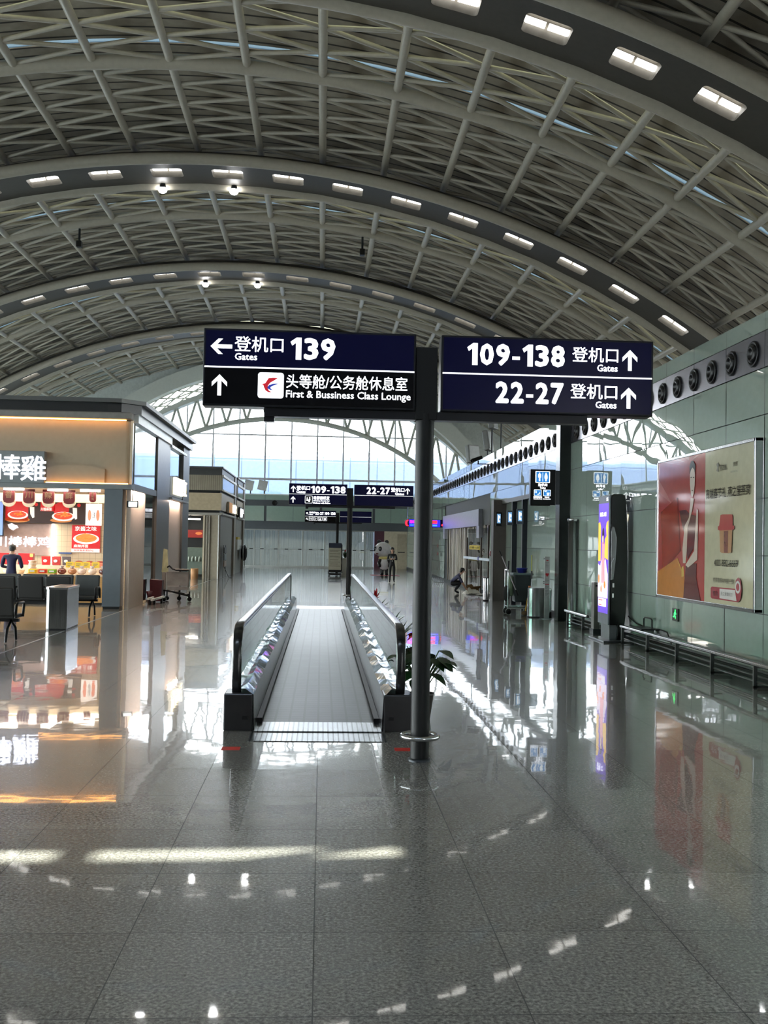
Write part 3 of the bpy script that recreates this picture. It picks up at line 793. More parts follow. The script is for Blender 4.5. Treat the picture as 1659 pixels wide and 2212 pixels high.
rich_sign(.795, 29.4, 'navy gate sign up the hall reading 109-138 and 22-27', mid_left, mid_right)
def far_left_k(F, p, W):
    shape('arrow', [rot2(arrow_up(.13,.452,.17), .13,.452, PI/4)], F, white_e, p)
    text('lettering', '登机口', F, .235, .54, .455, .545, white_e, p, .02)
    text('lettering', 'Gates', F, .235, .43, .375, .425, white_e, p, .02)
    number('22-27,109-138', F, .56, 1.63, .385, .535, white_e, p)
    shape('arrow', [rot2(arrow_up(.12,.155,.16), .12,.155, PI/4)], F, white_e, p)
    G = (F[0]-Vector((0,.0045,0)), F[1], F[2], F[3])
    for i in range(4):
        u = .215+i*.25; shape('pictogram', [rrect(u,.06,u+.22,.28,.03)], F, white_e, p)
        shape('pictogram', [rrect(u+.02,.08,u+.2,.26,.02)], G, navyk, p, .003)
        H = (F[0]-Vector((0,.008,0)), F[1], F[2], F[3])
        if i == 0: shape('pictogram', man_icon(u+.07,.1,.14)+woman_icon(u+.15,.1,.14), H, white_e, p, .003)
        elif i == 1: shape('pictogram', [[(u+.06,.1),(u+.16,.18),(u+.15,.2),(u+.05,.13)], rect(u+.05,.19,u+.1,.23)], H, white_e, p, .003)
        elif i == 2: shape('pictogram', [ell(u+.1,.22,.025,.025,10), [(u+.06,.1),(u+.15,.1),(u+.15,.17),(u+.11,.2),(u+.06,.15)]], H, white_e, p, .003)
        else: shape('pictogram', [ell(u+.11,.17,.06,.06,12), rect(u+.09,.1,u+.13,.14)], H, white_e, p, .003)
def far_right(F, p, W): pass
rich_sign(.83, 54.8, 'smallest, farthest navy gate sign, reading 22-27,109-138', far_left_k, far_right)

# =================================================================== MOVING WALKWAY
o = thing('moving_walkway', 'moving walkway with glass balustrades and black handrails in the middle of the hall', 'moving walkway', (0, 8.8, 0))
WN, WF = 9.68, 25.9
pal = lines_mat('walkway_pallets', (62,65,67), (12,13,14), 'X', .137, .022, .36, .5, axis2='Y', period2=.135, width2=.016, bump=.004, noise=.25)
b = MB(); b.box((-.55,WN,-.0),(.55,WF,.012)); b.build('belt', pal, o)
ridge = lines_mat('ribbed_steel_plate', (168,172,176), (96,100,104), 'X', .045, .012, .25, .95, noise=.12)
b = MB(); b.box((-.60,8.82,0),(.60,9.22,.006)); b.build('floor_plate', ridge, o)
b = MB(); b.box((-.60,9.235,0),(.60,9.70,.014)); b.build('comb_plate', ridge, o)
b = MB(); b.box((-.62,WF,0),(.62,WF+.6,.014)); b.build('comb_plate', ridge, o)
b = MB(); b.box((-.9,WF+.6,0),(.9,WF+1.3,.006)); b.build('landing_plate', CHROME, o)
hand_m = M('black_handrail_rubber', (22,22,25), .22, spec=.7)
bal_g = glass('balustrade_glass', (214,232,224), -.06, .01)
crinkle = M('crumpled_steel_cover', (200,204,208), .10, 1.0, var=.03, bump=.022, bscale=1.7, stretch=(1.6,1,1))
HE = 24.55
for s, nm in ((-1, 'left'), (1, 'right')):
    xh = s*.745
    path = [(xh, HE-.1, .35), (xh, HE, .55), (xh, HE, .78), (xh, HE-.10, .90), (xh, HE-.3, .945)] + [(xh, HE-.3-(HE-10.0)*i/10, .945) for i in range(1, 10)] + [(xh, 9.75, .945), (xh, 9.52, .93), (xh, 9.40, .88), (xh, 9.34, .78), (xh, 9.32, .62), (xh, 9.33, .45), (xh, 9.38, .32), (xh, 9.48, .23), (xh, 9.62, .2)]
    b = MB(); P = [Vector(p) for p in path]; n = len(P); prof = [(-.042,-.012),(-.034,-.026),(.034,-.026),(.042,-.012),(.042,.006),(.032,.016),(-.032,.016),(-.042,.006)]
    vs = []
    for i, p in enumerate(P):
        d = (P[min(i+1,n-1)]-P[max(i-1,0)]).normalized(); out = Vector((1,0,0)).cross(d)
        if i < 4: pass
        out = -out if out.dot(p-Vector((xh,17,.5))) < 0 else out
        for u, v in prof: vs.append(p+Vector((u,0,0))+out*v)
    fs = []
    for i in range(n-1):
        for j in range(8): fs.append((i*8+j, i*8+(j+1) % 8, (i+1)*8+(j+1) % 8, (i+1)*8+j))
    b.add(vs, fs, True); b.build('handrail', hand_m, o)
    b = MB(); x = s*.745
    b.box((x-.022,9.5,.895),(x+.022,HE-.25,.917)); b.build('handrail_track', CHROME, o)
    b = MB(); yy3 = [9.42+ (HE-.12-9.42)*i/12 for i in range(13)]
    for a, c in zip(yy3[:-1], yy3[1:]): b.box((s*.72-.005,a,.30),(s*.72+.005,c-.004,.90))
    b.build('glass_balustrade', bal_g, o)
    b = MB(); n = 40
    vs = []; fs = []
    for i in range(n+1):
        y = 9.30+(HE+.4-9.30)*i/n; j = lambda a: random.uniform(-a, a)
        vs += [(s*(.715+j(.004)),y,.375+j(.006)),(s*(.66+j(.006)),y,.385+j(.008)),(s*(.592+j(.006)),y,.322+j(.008)),(s*.575,y,.02)]
    for i in range(n):
        for q in range(2): fs.append((4*i+q,4*i+q+1,4*i+5+q,4*i+4+q))
    b.add(vs, fs); b.m = 1; b.add(vs, [(4*i+2,4*i+3,4*i+7,4*i+6) for i in range(n)])
    b.build('inner_cover', [crinkle, CHROME], o, smooth=False)
    b = MB(); b.box((.525,9.68,.012) if s > 0 else (-.575,9.68,.012), (.575,HE+.9,.055) if s > 0 else (-.525,HE+.9,.055)); b.build('skirt_brush', BLACK, o)
    b = MB(); x0, x1 = sorted((s*.592, s*.855)); b.box((x0,9.30,0),(x1,9.62,.335)); b.build('newel_base', M('newel_dark_steel', (64,64,66), .3, .8), o, bevel=.012)
    b = MB(); x0, x1 = sorted((s*.745, s*.835)); b.box((x0,9.62,0),(x1,HE+.5,.335)); b.build('outer_skirt', CHROME, o)
    b = MB(); xx = s*.66; b.box((xx-.025,9.285,.105),(xx+.025,9.30,.135)); b.build('comb_light', BLACK, o)
for s, nm in ((-1,'left'),(1,'right')):
    b = MB(); x = s*.715; b.box((x-.075,8.46,.0005),(x+.075,8.58,.003)); tag(b.build('floor_sticker', M('red_sticker', (190,40,34), .5)), 'small red floor sticker in front of the walkway, %s one' % nm, 'sticker')

# =================================================================== POTTED PLANTS beside the walkway
leafm = M('dark_green_leaf', (34,62,34), .28, var=.25, scale=20); redleaf = M('red_spathe', (170,20,32), .25, var=.12); potm = M('dark_pot', (48,40,38), .45)
def leaf(b, base, tip, w, droop=.1):
    base, tip = Vector(base), Vector(tip); d = tip-base; side = d.cross(Vector((0,0,1)));
    if side.length < 1e-4: side = Vector((1,0,0))
    side.normalize(); vs = []; fs = []; prof = [.05,.75,1,.85,.5,.02]; n = len(prof)
    for i, p in enumerate(prof):
        t = i/(n-1); c = base+d*t+Vector((0,0,-droop*t*t)); up = Vector((0,0,.12*w*p))
        vs += [c-side*w*p+up, c, c+side*w*p+up]
    for i in range(n-1): fs += [(3*i,3*i+1,3*i+4,3*i+3),(3*i+1,3*i+2,3*i+5,3*i+4)]
    b.add(vs, fs, True)
def plant(x, y, label, kind, sc, seed):
    rnd = random.Random(seed)
    o = thing('potted_plant', label, 'plant', (x, y, 0), 'potted plants along the walkway')
    b = MB(); b.lathe((x,y,0), [(.09,0),(.125,.24),(.13,.26),(.12,.26),(.11,.22)], 20, True); b.build('pot', potm, o)
    b = MB(); st = MB(); fl = MB()
    if kind == 'anthurium':
        for i in range(38):
            a = rnd.uniform(0, 2*PI); r = rnd.uniform(.10,.24)*sc; z = rnd.uniform(.42,.72)*sc
            e = (x+r*math.cos(a), y+r*math.sin(a), z); st.tube([(x,y,.22),(x+r*.5*math.cos(a),y+r*.5*math.sin(a),z*.75),e], .006, 5, False)
            leaf(b, e, (e[0]+.19*sc*math.cos(a), e[1]+.19*sc*math.sin(a), z+rnd.uniform(-.06,.05)), .07*sc, .07)
        for i in range(5):
            a = rnd.uniform(0, 2*PI); r = rnd.uniform(.05,.17)*sc; z = rnd.uniform(.68,.86)*sc
            e = (x+r*math.cos(a), y+r*math.sin(a), z); st.tube([(x,y,.22),e], .005, 5, False)
            leaf(fl, e, (e[0]+.08*math.cos(a), e[1]+.08*math.sin(a), z-.05), .045, .01)
    else:
        for i in range(34):
            a = rnd.uniform(0, 2*PI); L = rnd.uniform(.22,.42)*sc; z = rnd.uniform(.30,.62)*sc
            leaf(b, (x,y,.24), (x+L*math.cos(a), y+L*math.sin(a), z), .022, .05)
        for i in range(16 if kind == 'brom' else 0):
            a = rnd.uniform(0, 2*PI); L = rnd.uniform(.03,.12); z = rnd.uniform(.55,.80)*sc
            leaf(fl, (x,y,.52*sc), (x+L*math.cos(a), y+L*math.sin(a), z), .026, .01)
        st.tube([(x,y,.2),(x,y,.56*sc)], .012, 6)
    b.build('leaves', leafm, o); st.build('stem', M('green_stem', (60,84,40), .5), o)
    if fl.v: fl.build('red_flowers', redleaf, o)
plant(1.0, 9.98, 'red anthurium in a pot just behind the nearest sign post', 'anthurium', 1.0, 3)
plant(1.13, 15.2, 'bushy potted plant halfway along the walkway', 'leafy', 1.05, 5)
plant(1.2, 17.6, 'thin leaved potted plant farther along the walkway', 'leafy', .95, 8)
plant(1.14, 21.3, 'red spiky bromeliad near the far end of the walkway', 'brom', 1.0, 11)

# =================================================================== RIGHT WALL THINGS
# ---- air nozzles along the steel band
def make_nozzle(y):
    c = (XW-.005, y, 4.30)
    o = thing('air_nozzle', 'round black air nozzle in the steel band of the green wall', 'air nozzle', c, 'air nozzles along the steel band')
    b = MB(); b.lathe(c, [(.172,0),(.176,-.015),(.165,-.03),(.140,-.025),(.128,-.01)], 24, axis='X'); b.build('collar', BLACK, o)
    b = MB(); b.lathe(c, [(.128,-.01),(.120,-.035),(.095,-.055),(.080,-.058),(.075,-.03),(.03,-.01),(.0,-.01)], 24, axis='X'); b.build('jet_cone', M('nozzle_black', (13,13,15), .4, spec=.35), o)
    return o
nz = make_nozzle(13.08)
y = 13.08-.7195*8; i = 0
while y < YEND-1:
    if abs(y-13.08) > .1: dup(nz, (XW-.005, y, 4.30))
    y += .7195
en = None
for x in (-12.6,-8.2,-3.15,-.6, 2.9):
    c = (x, YEND-.02, 4.215)
    o = thing('air_nozzle', 'round dark air nozzle in the grey band of the end wall', 'air nozzle', c, 'air nozzles on the end wall')
    b = MB(); b.lathe(c, [(.17,0),(.175,-.04),(.13,-.06),(.10,-.02),(.0,-.02)], 20, axis='Y'); b.build('collar', BLACK, o)

# ---- big poster lightbox
PY0, PY1, PZ0, PZ1 = 12.76, 16.62, .905, 3.165
PWd, PHt = PY1-PY0, PZ1-PZ0
o = thing('poster_lightbox', 'large red and beige advertising lightbox hanging on the green wall', 'poster', (XW-.06, (PY0+PY1)/2, PZ0))
b = MB(); b.box((XW-.10,PY0+.03,PZ0+.03),(XW-.001,PY1-.03,PZ1-.03)); b.build('cabinet', M('lightbox_side', (30,28,28), .4), o)
b = MB()
for a, c in (((XW-.115,PY0,PZ0),(XW-.003,PY1,PZ0+.05)),((XW-.115,PY0,PZ1-.05),(XW-.003,PY1,PZ1)),((XW-.115,PY0,PZ0),(XW-.003,PY0+.05,PZ1)),((XW-.115,PY1-.05,PZ0),(XW-.003,PY1,PZ1))): b.box(a, c)
b.build('frame', CHROME, o, bevel=.008)
PF = FW(XW-.1005, PY1, PZ0)
def pm(x, y):
    """poster design coordinates, read off the picture's own perspective, to metres on the sheet"""
    px = 1360+x*.1854; Yd = 5.56*2200/(px-695); u = 16.55-Yd
    t = (x-400)/1150.; top = 365+(95-365)*t; bot = 1935+(2085-1935)*t
    return (max(.02, min(PWd-.02, u+.07)), (bot-y)/(bot-top)*PHt)
def pk(nm, rgb, emit=.015): return M('poster_'+nm, tuple(int((c*.8+sum(rgb)/3*.2)*.80) for c in rgb), .08, var=.05, emit=emit, spec=.9)
lay = [0]
def sheet(nm, polys, mat, lift=None):
    lay[0] += 1; G = (PF[0]+PF[3]*(.0012*lay[0]), PF[1], PF[2], PF[3])
    return shape(nm, [[pm(*q) for q in p] for p in polys], G, mat, o, .0012)
def flat(nm, polys, mat):
    lay[0] += 1; G = (PF[0]+PF[3]*(.0012*lay[0]), PF[1], PF[2], PF[3])
    return shape(nm, polys, G, mat, o, .0012)
us = pm(962, 1000)[0]
flat('beige_sheet', [rect(us,.04,PWd-.04,PHt-.04)], pk('beige', (196,188,150)))
flat('red_sheet', [rect(.04,.04,us,PHt-.04)], pk('red', (190,66,60)))
rays = []
for i in range(17):
    a0 = math.radians(12+i*10); c0 = (us*.70, PHt*.62); L0, L1 = .75, 3.2
    rays.append([(c0[0]+L0*math.cos(a0), c0[1]+L0*math.sin(a0)), (c0[0]+L1*math.cos(a0-.035), c0[1]+L1*math.sin(a0-.035)), (c0[0]+L1*math.cos(a0+.035), c0[1]+L1*math.sin(a0+.035))])
clipped = []
for t in rays:
    bmx = [(max(.04, min(us, u)), max(.04, min(PHt-.04, v))) for u, v in t]
    if abs((bmx[1][0]-bmx[0][0])*(bmx[2][1]-bmx[0][1])-(bmx[2][0]-bmx[0][0])*(bmx[1][1]-bmx[0][1])) > .01: clipped.append(bmx)
flat('sun_rays', clipped, pk('ray', (206,104,96)))
sheet('gift_box', [[(430,960),(622,792),(660,1390),(455,1620)]], pk('box', (176,52,34)))
sheet('gift_box_edge', [[(660,1390),(622,792),(634,792),(676,1400),(470,1640),(455,1620)]], pk('boxedge', (120,40,34)))
sheet('gold_box', [[(402,1640),(640,1480),(728,1720),(715,1965),(402,1930)]], pk('gold', (212,128,46)))
sheet('gold_box_side', [[(640,1480),(660,1560),(735,1735),(728,1720)], [(690,1590),(712,1570),(720,1690),(690,1700)]], pk('goldlight', (232,180,70)))
sheet('gown', [[(745,1540),(872,1540),(866,1700),(930,2000),(712,1965),(728,1720)], [(655,940),(735,930),(790,980),(880,1000),(868,1300),(760,1500),(735,1240),(690,1100)]], pk('gown', (104,44,48)))
sheet('arms', [[(795,790),(835,800),(815,930),(760,1130),(752,1400),(738,1540),(708,1540),(700,1380),(725,1110),(775,1020)], [(868,912),(886,930),(884,1260),(880,1500),(770,1590),(738,1560),(840,1400),(852,1200)]], pk('skin', (214,190,172)))
sheet('face', [[(800,440),(830,445),(845,520),(842,640),(832,740),(812,795),(798,740),(785,640),(783,520)]], pk('face', (226,206,190)))
sheet('hair', [[(783,520),(778,430),(800,370),(825,365),(850,420),(846,520),(838,470),(815,440),(795,470)]], pk('hair', (60,48,46)))
sheet('eyes', [[(793,556),(808,548),(808,560),(795,564)], [(822,548),(838,556),(836,564),(822,560)], [(806,700),(824,700),(815,712)]], pk('ink', (70,40,44)))
# beige half
lt = pk('grey', (150,144,130)); gr = pk('dkgrey', (112,104,98))
def ptext(nm, s, x0, x1, ya, yb, mat, bold=.01):
    lay[0] += 0; G = (PF[0]+PF[3]*(.0012*(lay[0]+1)), PF[1], PF[2], PF[3])
    u0 = pm(x0, (ya+yb)/2)[0]; u1 = pm(x1, (ya+yb)/2)[0]; xm = (x0+x1)/2
    v1 = pm(xm, ya)[1]; v0 = pm(xm, yb)[1]
    return text(nm, s, G, u0, u1, min(v0, v1), max(v0, v1), mat, o, bold, .0012)
ptext('lettering', '高端春节礼 燕之屋燕窝', 982, 1525, 655, 775, gr, .012)
ptext('lettering', '燕之屋', 1150, 1232, 400, 470, lt); ptext('lettering', '京东', 1310, 1368, 365, 420, lt); ptext('lettering', '品质好礼', 1280, 1370, 470, 492, lt, 0)
sheet('swallow_mark', [[(1108,400),(1130,380),(1138,420),(1128,450),(1136,490),(1110,480),(1120,440)]], lt)
ptext('lettering', '400-882-6669', 1090, 1380, 1490, 1570, lt, .01)
ptext('lettering', '打开京东APP搜一搜', 1080, 1328, 1700, 1760, lt, .01)
sheet('cup_lid', [[(1165,985),(1185,975),(1300,972),(1312,985),(1316,1100),(1335,1100),(1335,1140),(1312,1150),(1155,1160),(1134,1150),(1134,1115),(1150,1105)]], pk('lid', (196,62,62)))
sheet('cup_body', [[(1155,1160),(1312,1150),(1300,1405),(1270,1418),(1185,1416),(1165,1400)]], pk('cup', (196,140,92)))
sheet('cup_shine', [[(1210,1165),(1262,1160),(1258,1412),(1212,1412)]], pk('cupdark', (140,80,66)))
sheet('search_capsule', [[(1056,1815),(1070,1800),(1352,1820),(1362,1720),(1390,1690),(1420,1720),(1434,1830),(1420,1940),(1390,1972),(1070,1935),(1056,1915)]], pk('pink', (176,62,72)))
sheet('search_field', [[(1165,1822),(1352,1832),(1372,1958),(1165,1930)]], pk('white', (214,208,200)))
ptext('lettering', '京东', 1085, 1145, 1845, 1905, pk('white', (214,208,200)), .01); ptext('lettering', '燕之屋旗舰店', 1180, 1325, 1860, 1905, gr, .01)
gcx, gcv = pm(1388, 1800); 
flat('magnifier', [ell(gcx, gcv, .085, .085, 20)], pk('white', (214,208,200)))
flat('magnifier_hole', [ell(gcx, gcv, .052, .052, 20)], pk('pink', (176,62,72)))

# ---- small green exit light low on the wall
o = thing('exit_light', 'small black plate with a green glowing running figure low on the green wall', 'exit sign', (XW, 15.9, .62))
b = MB(); b.box((XW-.03,15.80,.56),(XW-.001,16.06,.76)); b.build('plate', M('exit_plate', (26,40,32), .25), o, bevel=.006)
G = FW(XW-.0305, 16.06, .56)
shape('green_figure', [ell(.145,.165,.018,.018,10), [(.085,.10),(.115,.145),(.155,.15),(.19,.115),(.175,.10),(.15,.125),(.14,.10),(.17,.06),(.155,.03),(.14,.06),(.115,.08),(.09,.055),(.05,.06),(.06,.075),(.085,.075),(.115,.11)]], G, M('exit_green', (60,235,110), .4, emit=2.0), o)

# ---- low guard rail in front of the glass
o = thing('guard_rail', 'low steel guard rail with slats along the foot of the green wall', 'rail', (5.36, 14, 0))
b = MB(); b.tube([(5.34,3.0,.315),(5.34,17.85,.315)], .032, 12).tube([(5.34,20.15,.315),(5.34,22.0,.315)], .032, 12); b.build('handrail', CHROME, o)
for y in [12.25-1.38*5+1.38*i for i in range(10)]+[20.5, 21.8]:
    b = MB(); b.box((5.315,y-.012,0),(5.365,y+.012,.29)); b.box((5.315,y-.012,.02),(5.62,y+.012,.05)); b.box((5.34,y+.03,.255),(5.5,y+.10,.275)); b.build('post', M('rail_post_steel', (120,120,120), .3, .9), o)
for x, z in ((5.35,.09),(5.42,.14),(5.49,.19),(5.56,.24)):
    b = MB(); b.box((x,3.0,z),(x+.045,17.85,z+.012)); b.box((x,20.15,z),(x+.045,22.0,z+.012)); b.build('slat', M('rail_slat_steel', (96,98,98), .3, .9), o)

# ---- advertising kiosk
KX, KY0, KY1 = 5.22, 18.22, 18.93
o = thing('display_kiosk', 'tall black advertising display with a purple screen by the green wall', 'kiosk', (5.45, 18.55, 0))
b = MB(); side = [(5.235,.30),(5.235,2.60),(5.25,2.66),(5.30,2.685),(5.44,2.685),(5.50,2.66),(5.535,2.5),(5.565,2.0),(5.575,1.5),(5.56,.9),(5.535,.5),(5.50,.18),(5.47,.03),(5.36,.03),(5.385,.24),(5.375,.30)]
b.prism(side, (Vector((0,KY0,0)), Vector((1,0,0)), Vector((0,0,1)), Vector((0,1,0))), KY1-KY0)
b.build('body', M('gloss_black_shell', (10,10,12), .18, spec=.7), o, bevel=.02)
b = MB(); b.box((5.205,KY0+.01,.30),(5.24,KY1-.01,2.66)); b.build('bezel', M('bezel_grey', (118,122,130), .3, .5), o, bevel=.012)
b = MB(); b.box((5.245,KY0+.05,.03),(5.40,KY1-.1,.30)); b.build('pedestal', M('pedestal_grey', (116,118,122), .35, .4), o)
b = MB(); b.box((5.06,17.98,0),(5.62,19.02,.035)); b.build('base_plate', M('base_plate_steel', (92,94,98), .28, .8), o, bevel=.01)
purple = M('screen_purple', (104,66,205), .3, emit=.85)
G = FW(5.2045, KY1-.03, .50); SW, SH = KY1-KY0-.06, 2.02
sc = shape('screen', [rect(0,0,SW,SH)], G, purple, o, .004)
def scr(nm, polys, rgb, lv, e=.9): return shape(nm, polys, (G[0]+G[3]*(.0045+.0015*lv), G[1], G[2], G[3]), M('screen_'+nm, rgb, .3, emit=e), sc, .0012)
scr('yellow_arch', [[(0,.95),(.16,.95),(.16,1.6),(.10,1.68),(0,1.66)], [(.42,1.02),(SW,.98),(SW,1.70),(.54,1.66),(.50,1.58),(.54,1.42),(.44,1.36)]], (240,190,70), 0)
scr('pale_burst', [[(0,.28),(SW,.28),(SW,.72),(.55,.86),(.5,1.0),(.36,.92),(.25,1.02),(.14,.86),(0,.90)]], (232,214,236), 1)
scr('figure_dress', [[(.22,.55),(.46,.55),(.44,.9),(.42,1.25),(.36,1.34),(.26,1.3),(.24,.95)]], (228,150,160), 2)
scr('figure_hair', [ell(.33,1.42,.07,.15,14)], (60,36,52), 3, .5)
scr('figure_face', [ell(.325,1.36,.045,.07,12)], (240,200,180), 4)
scr('orange_dots', [ell(.08,.62,.05,.09,10), ell(.47,.52,.06,.07,10), ell(.24,.44,.04,.07,10)], (230,130,60), 5)
scr('price_card', [rrect(.06,.12,.58,.27,.02)], (235,225,235), 6); scr('red_line', [rect(.09,.225,.34,.245), rect(.09,.14,.30,.155)], (214,70,90), 7)
text('lettering', '好礼 5折', (G[0]+G[3]*.005, G[1], G[2], G[3]), .10, .52, 1.78, 1.86, white_e, sc, .02, .002)
text('lettering', '5G', FW(5.2045, KY0+.18, 2.56), 0, .10, 0, .06, white_e, o, .02, .002)
b = MB(); H = (Vector((0,KY0-.001,0)), Vector((1,0,0)), Vector((0,0,1)), Vector((0,-1,0)))
b.prism([(5.245,1.45),(5.30,1.46),(5.335,1.62),(5.34,1.9),(5.30,2.08),(5.265,2.09),(5.245,2.0)], H, .012); b.prism([(5.245,1.12),(5.29,1.13),(5.33,1.5),(5.335,1.62),(5.30,1.52),(5.25,1.44)], H, .014)
b.build('side_badge', M('badge_silver', (150,150,152), .25, .8), o, bevel=.004)
b = MB(); b.box((5.28,KY0-.006,.985),(5.31,KY0,1.06)); b.box((5.275,KY0-.006,.80),(5.305,KY0,.875)); b.build('side_sticker', WHITE, o)
b = MB(); b.tube([(5.60,18.3,.46),(5.632,17.9,.36),(5.636,17.3,.33),(5.636,16.7,.36),(5.636,16.3,.345),(5.636,16.0,.10)], .012, 6); tag(b.build('power_cable', BLACK), 'black cable trailing from the display kiosk along the guard rail', 'cable')
o = thing('cable_box', 'black wire handle frame on the guard rail right of the kiosk', 'frame', (5.5, 16.9, .33))
b = MB(); b.tube([(5.52,17.15,.37),(5.52,17.15,.51),(5.52,17.08,.53),(5.52,16.78,.53),(5.52,16.72,.51),(5.52,16.72,.37)], .014, 8); b.box((5.31,16.62,.348),(5.62,17.25,.368)); b.build('wire_handle', BLACK, o)
o = thing('bollard', 'square grey steel bollard just behind the display kiosk', 'bollard', (5.43, 19.9, 0))
b = MB(); b.box((5.37,19.8,.02),(5.49,20.0,1.02)); b.build('post', M('bollard_steel', (136,132,128), .3, .8), o, bevel=.008)
b = MB(); b.box((5.35,19.76,0),(5.52,20.04,.10)); b.build('foot', DARKM, o)
b = MB(); b.box((5.40,19.795,.93),(5.45,19.80,.965)); b.build('reader_window', BLACK, o)

# ---- dark pilaster, toilet signs, portal
o = thing('pilaster', 'dark column at the green wall carrying the toilet sign', 'column', (5.53, 23.1, 0), kind='structure')
b = MB(); b.box((5.40,22.95,0),(5.655,23.35,4.80)); b.build('shaft', M('pilaster_dark', (40,44,44), .25, .5), o, bevel=.01)
def toilet_panel(o, F, W, H, full=True):
    tb = M('toilet_blue', (48,130,205), .5, emit=.75)
    L1 = lambda n: (F[0]+F[3]*(.0035*n), F[1], F[2], F[3])
    s = W
    shape('pictogram', [rrect(.19*s,.62*H,.77*s,.95*H,.03*s)], F, white_e, o, .003)
    shape('pictogram', [rrect(.225*s,.64*H,.735*s,.93*H,.02*s)], L1(1), tb, o, .003)
    shape('pictogram', man_icon(.355*s,.665*H,.245*H)+woman_icon(.61*s,.665*H,.245*H)+[rect(.472*s,.66*H,.488*s,.91*H)], L1(2), white_e, o, .003)
    text('lettering', '洗手间', F, .30*s, .66*s, .525*H, .60*H, white_e, o, .015)
    text('lettering', 'Toilet', F, .37*s, .60*s, .45*H, .505*H, white_e, o, .015)
    for u0 in (.14, .505):
        shape('pictogram', [rrect(u0*s,.25*H,(u0+.30)*s,.43*H,.02*s)], F, white_e, o, .003)
        shape('pictogram', [rrect((u0+.02)*s,.262*H,(u0+.28)*s,.418*H,.015*s)], L1(1), tb, o, .003)
    shape('pictogram', [ell(.19*s,.385*H,.015*s,.012*H,8), ell(.235*s,.385*H,.015*s,.012*H,8), rect(.18*s,.33*H,.20*s,.37*H), rect(.225*s,.33*H,.245*s,.37*H), [(.27*s,.285*H),(.34*s,.285*H),(.38*s,.33*H),(.37*s,.37*H),(.34*s,.32*H),(.28*s,.30*H)]], L1(2), white_e, o, .003)
    shape('pictogram', [rect(.54*s,.385*H,.66*s,.402*H), rect(.57*s,.365*H,.62*s,.385*H), [(.64*s,.345*H),(.76*s,.345*H),(.74*s,.275*H),(.66*s,.275*H)]], L1(2), white_e, o, .003)
    if full:
        text('lettering', '无障碍洗手间', F, .12*s, .46*s, .195*H, .235*H, white_e, o, .01); text('lettering', 'Accessible Toilet', F, .13*s, .46*s, .155*H, .18*H, white_e, o, .01)
        text('lettering', '饮水处', F, .57*s, .75*s, .195*H, .235*H, white_e, o, .01); text('lettering', 'Drinking water', F, .50*s, .81*s, .150*H, .18*H, white_e, o, .01)
o = thing('toilet_sign', 'black toilet sign box with blue pictograms on the dark column', 'sign', (5.0, 22.95, 2.64))
b = MB(); b.box((4.715,22.90,2.645),(5.295,23.06,3.455)); b.build('sign_box', M('toilet_sign_black', (12,13,16), .3, spec=.3), o, bevel=.012)
b = MB(); b.box((5.295,22.97,2.66),(5.40,23.04,3.44)); b.build('bracket', M('bracket_grey', (74,76,82), .4, .4), o)
b = MB(); b.box((4.73,22.94,2.625),(5.18,23.02,2.645)); b.build('lower_rail', BLACK, o)
toilet_panel(o, FN(4.715, 22.8985, 2.645), .58, .81)
o = thing('steel_column', 'round brushed steel column with a cap right of the dark column', 'column', (6.0, 24, 0), kind='structure') if False else None
b = MB(); b.lathe((5.54,22.25,0), [(.0,2.33),(.115,2.33),(.115,2.27),(.10,2.27),(.10,0)], 20); o = b.build('steel_post', CHROME, None, org=(5.54,22.25,0)); tag(o, 'round brushed steel post beside the dark column', 'post')
portal = M('portal_brown_grey', (72,68,64), .45, .2)
o = thing('portal_frame', 'brown grey portal frame around the toilet entrance', 'portal', (5.45, 28, 0), kind='structure')
b = MB(); b.box((5.27,31.1,0),(XW,31.55,3.10)); b.build('jamb', portal, o)
b = MB(); b.box((5.52,24.1,2.98),(XW,31.1,3.10)); b.build('header', portal, o)
for i, y in enumerate((27.9, 29.4)):
    b = MB(); b.box((5.52,y-.06,0),(XW,y+.06,2.98)); b.build('mullion', M('mullion_dark', (38,42,50), .3, .4), o)
smb = M('toilet_sign_black', (12,13,16), .3)
for i, (y, x0, lab) in enumerate(((31.08, 5.38, 'small toilet blade sign on the brown portal jamb'), (29.32, 5.40, 'small toilet blade sign on the left dark mullion'), (27.82, 5.40, 'small toilet blade sign on the right dark mullion'))):
    o = thing('blade_sign', lab, 'sign', (x0+.08, y, 2.3))
    b = MB(); b.box((x0-.05,y-.07,2.30),(x0+.13,y,2.72)); b.build('sign_box', smb if i == 0 else M('blade_grey', (60,70,84), .3), o, bevel=.005)
    F = FN(x0-.04, y-.0705, 2.35); shape('pictogram', [rect(.02,.03,.13,.32)], F, M('blade_blue', (120,170,215), .4, emit=.6), o, .003)
    shape('pictogram', [rect(.05,.07,.08,.28), rect(.08,.07,.11,.12), rect(.09,.18,.115,.26)], (F[0]+F[3]*.0035, F[1], F[2], F[3]), white_e, o, .002)

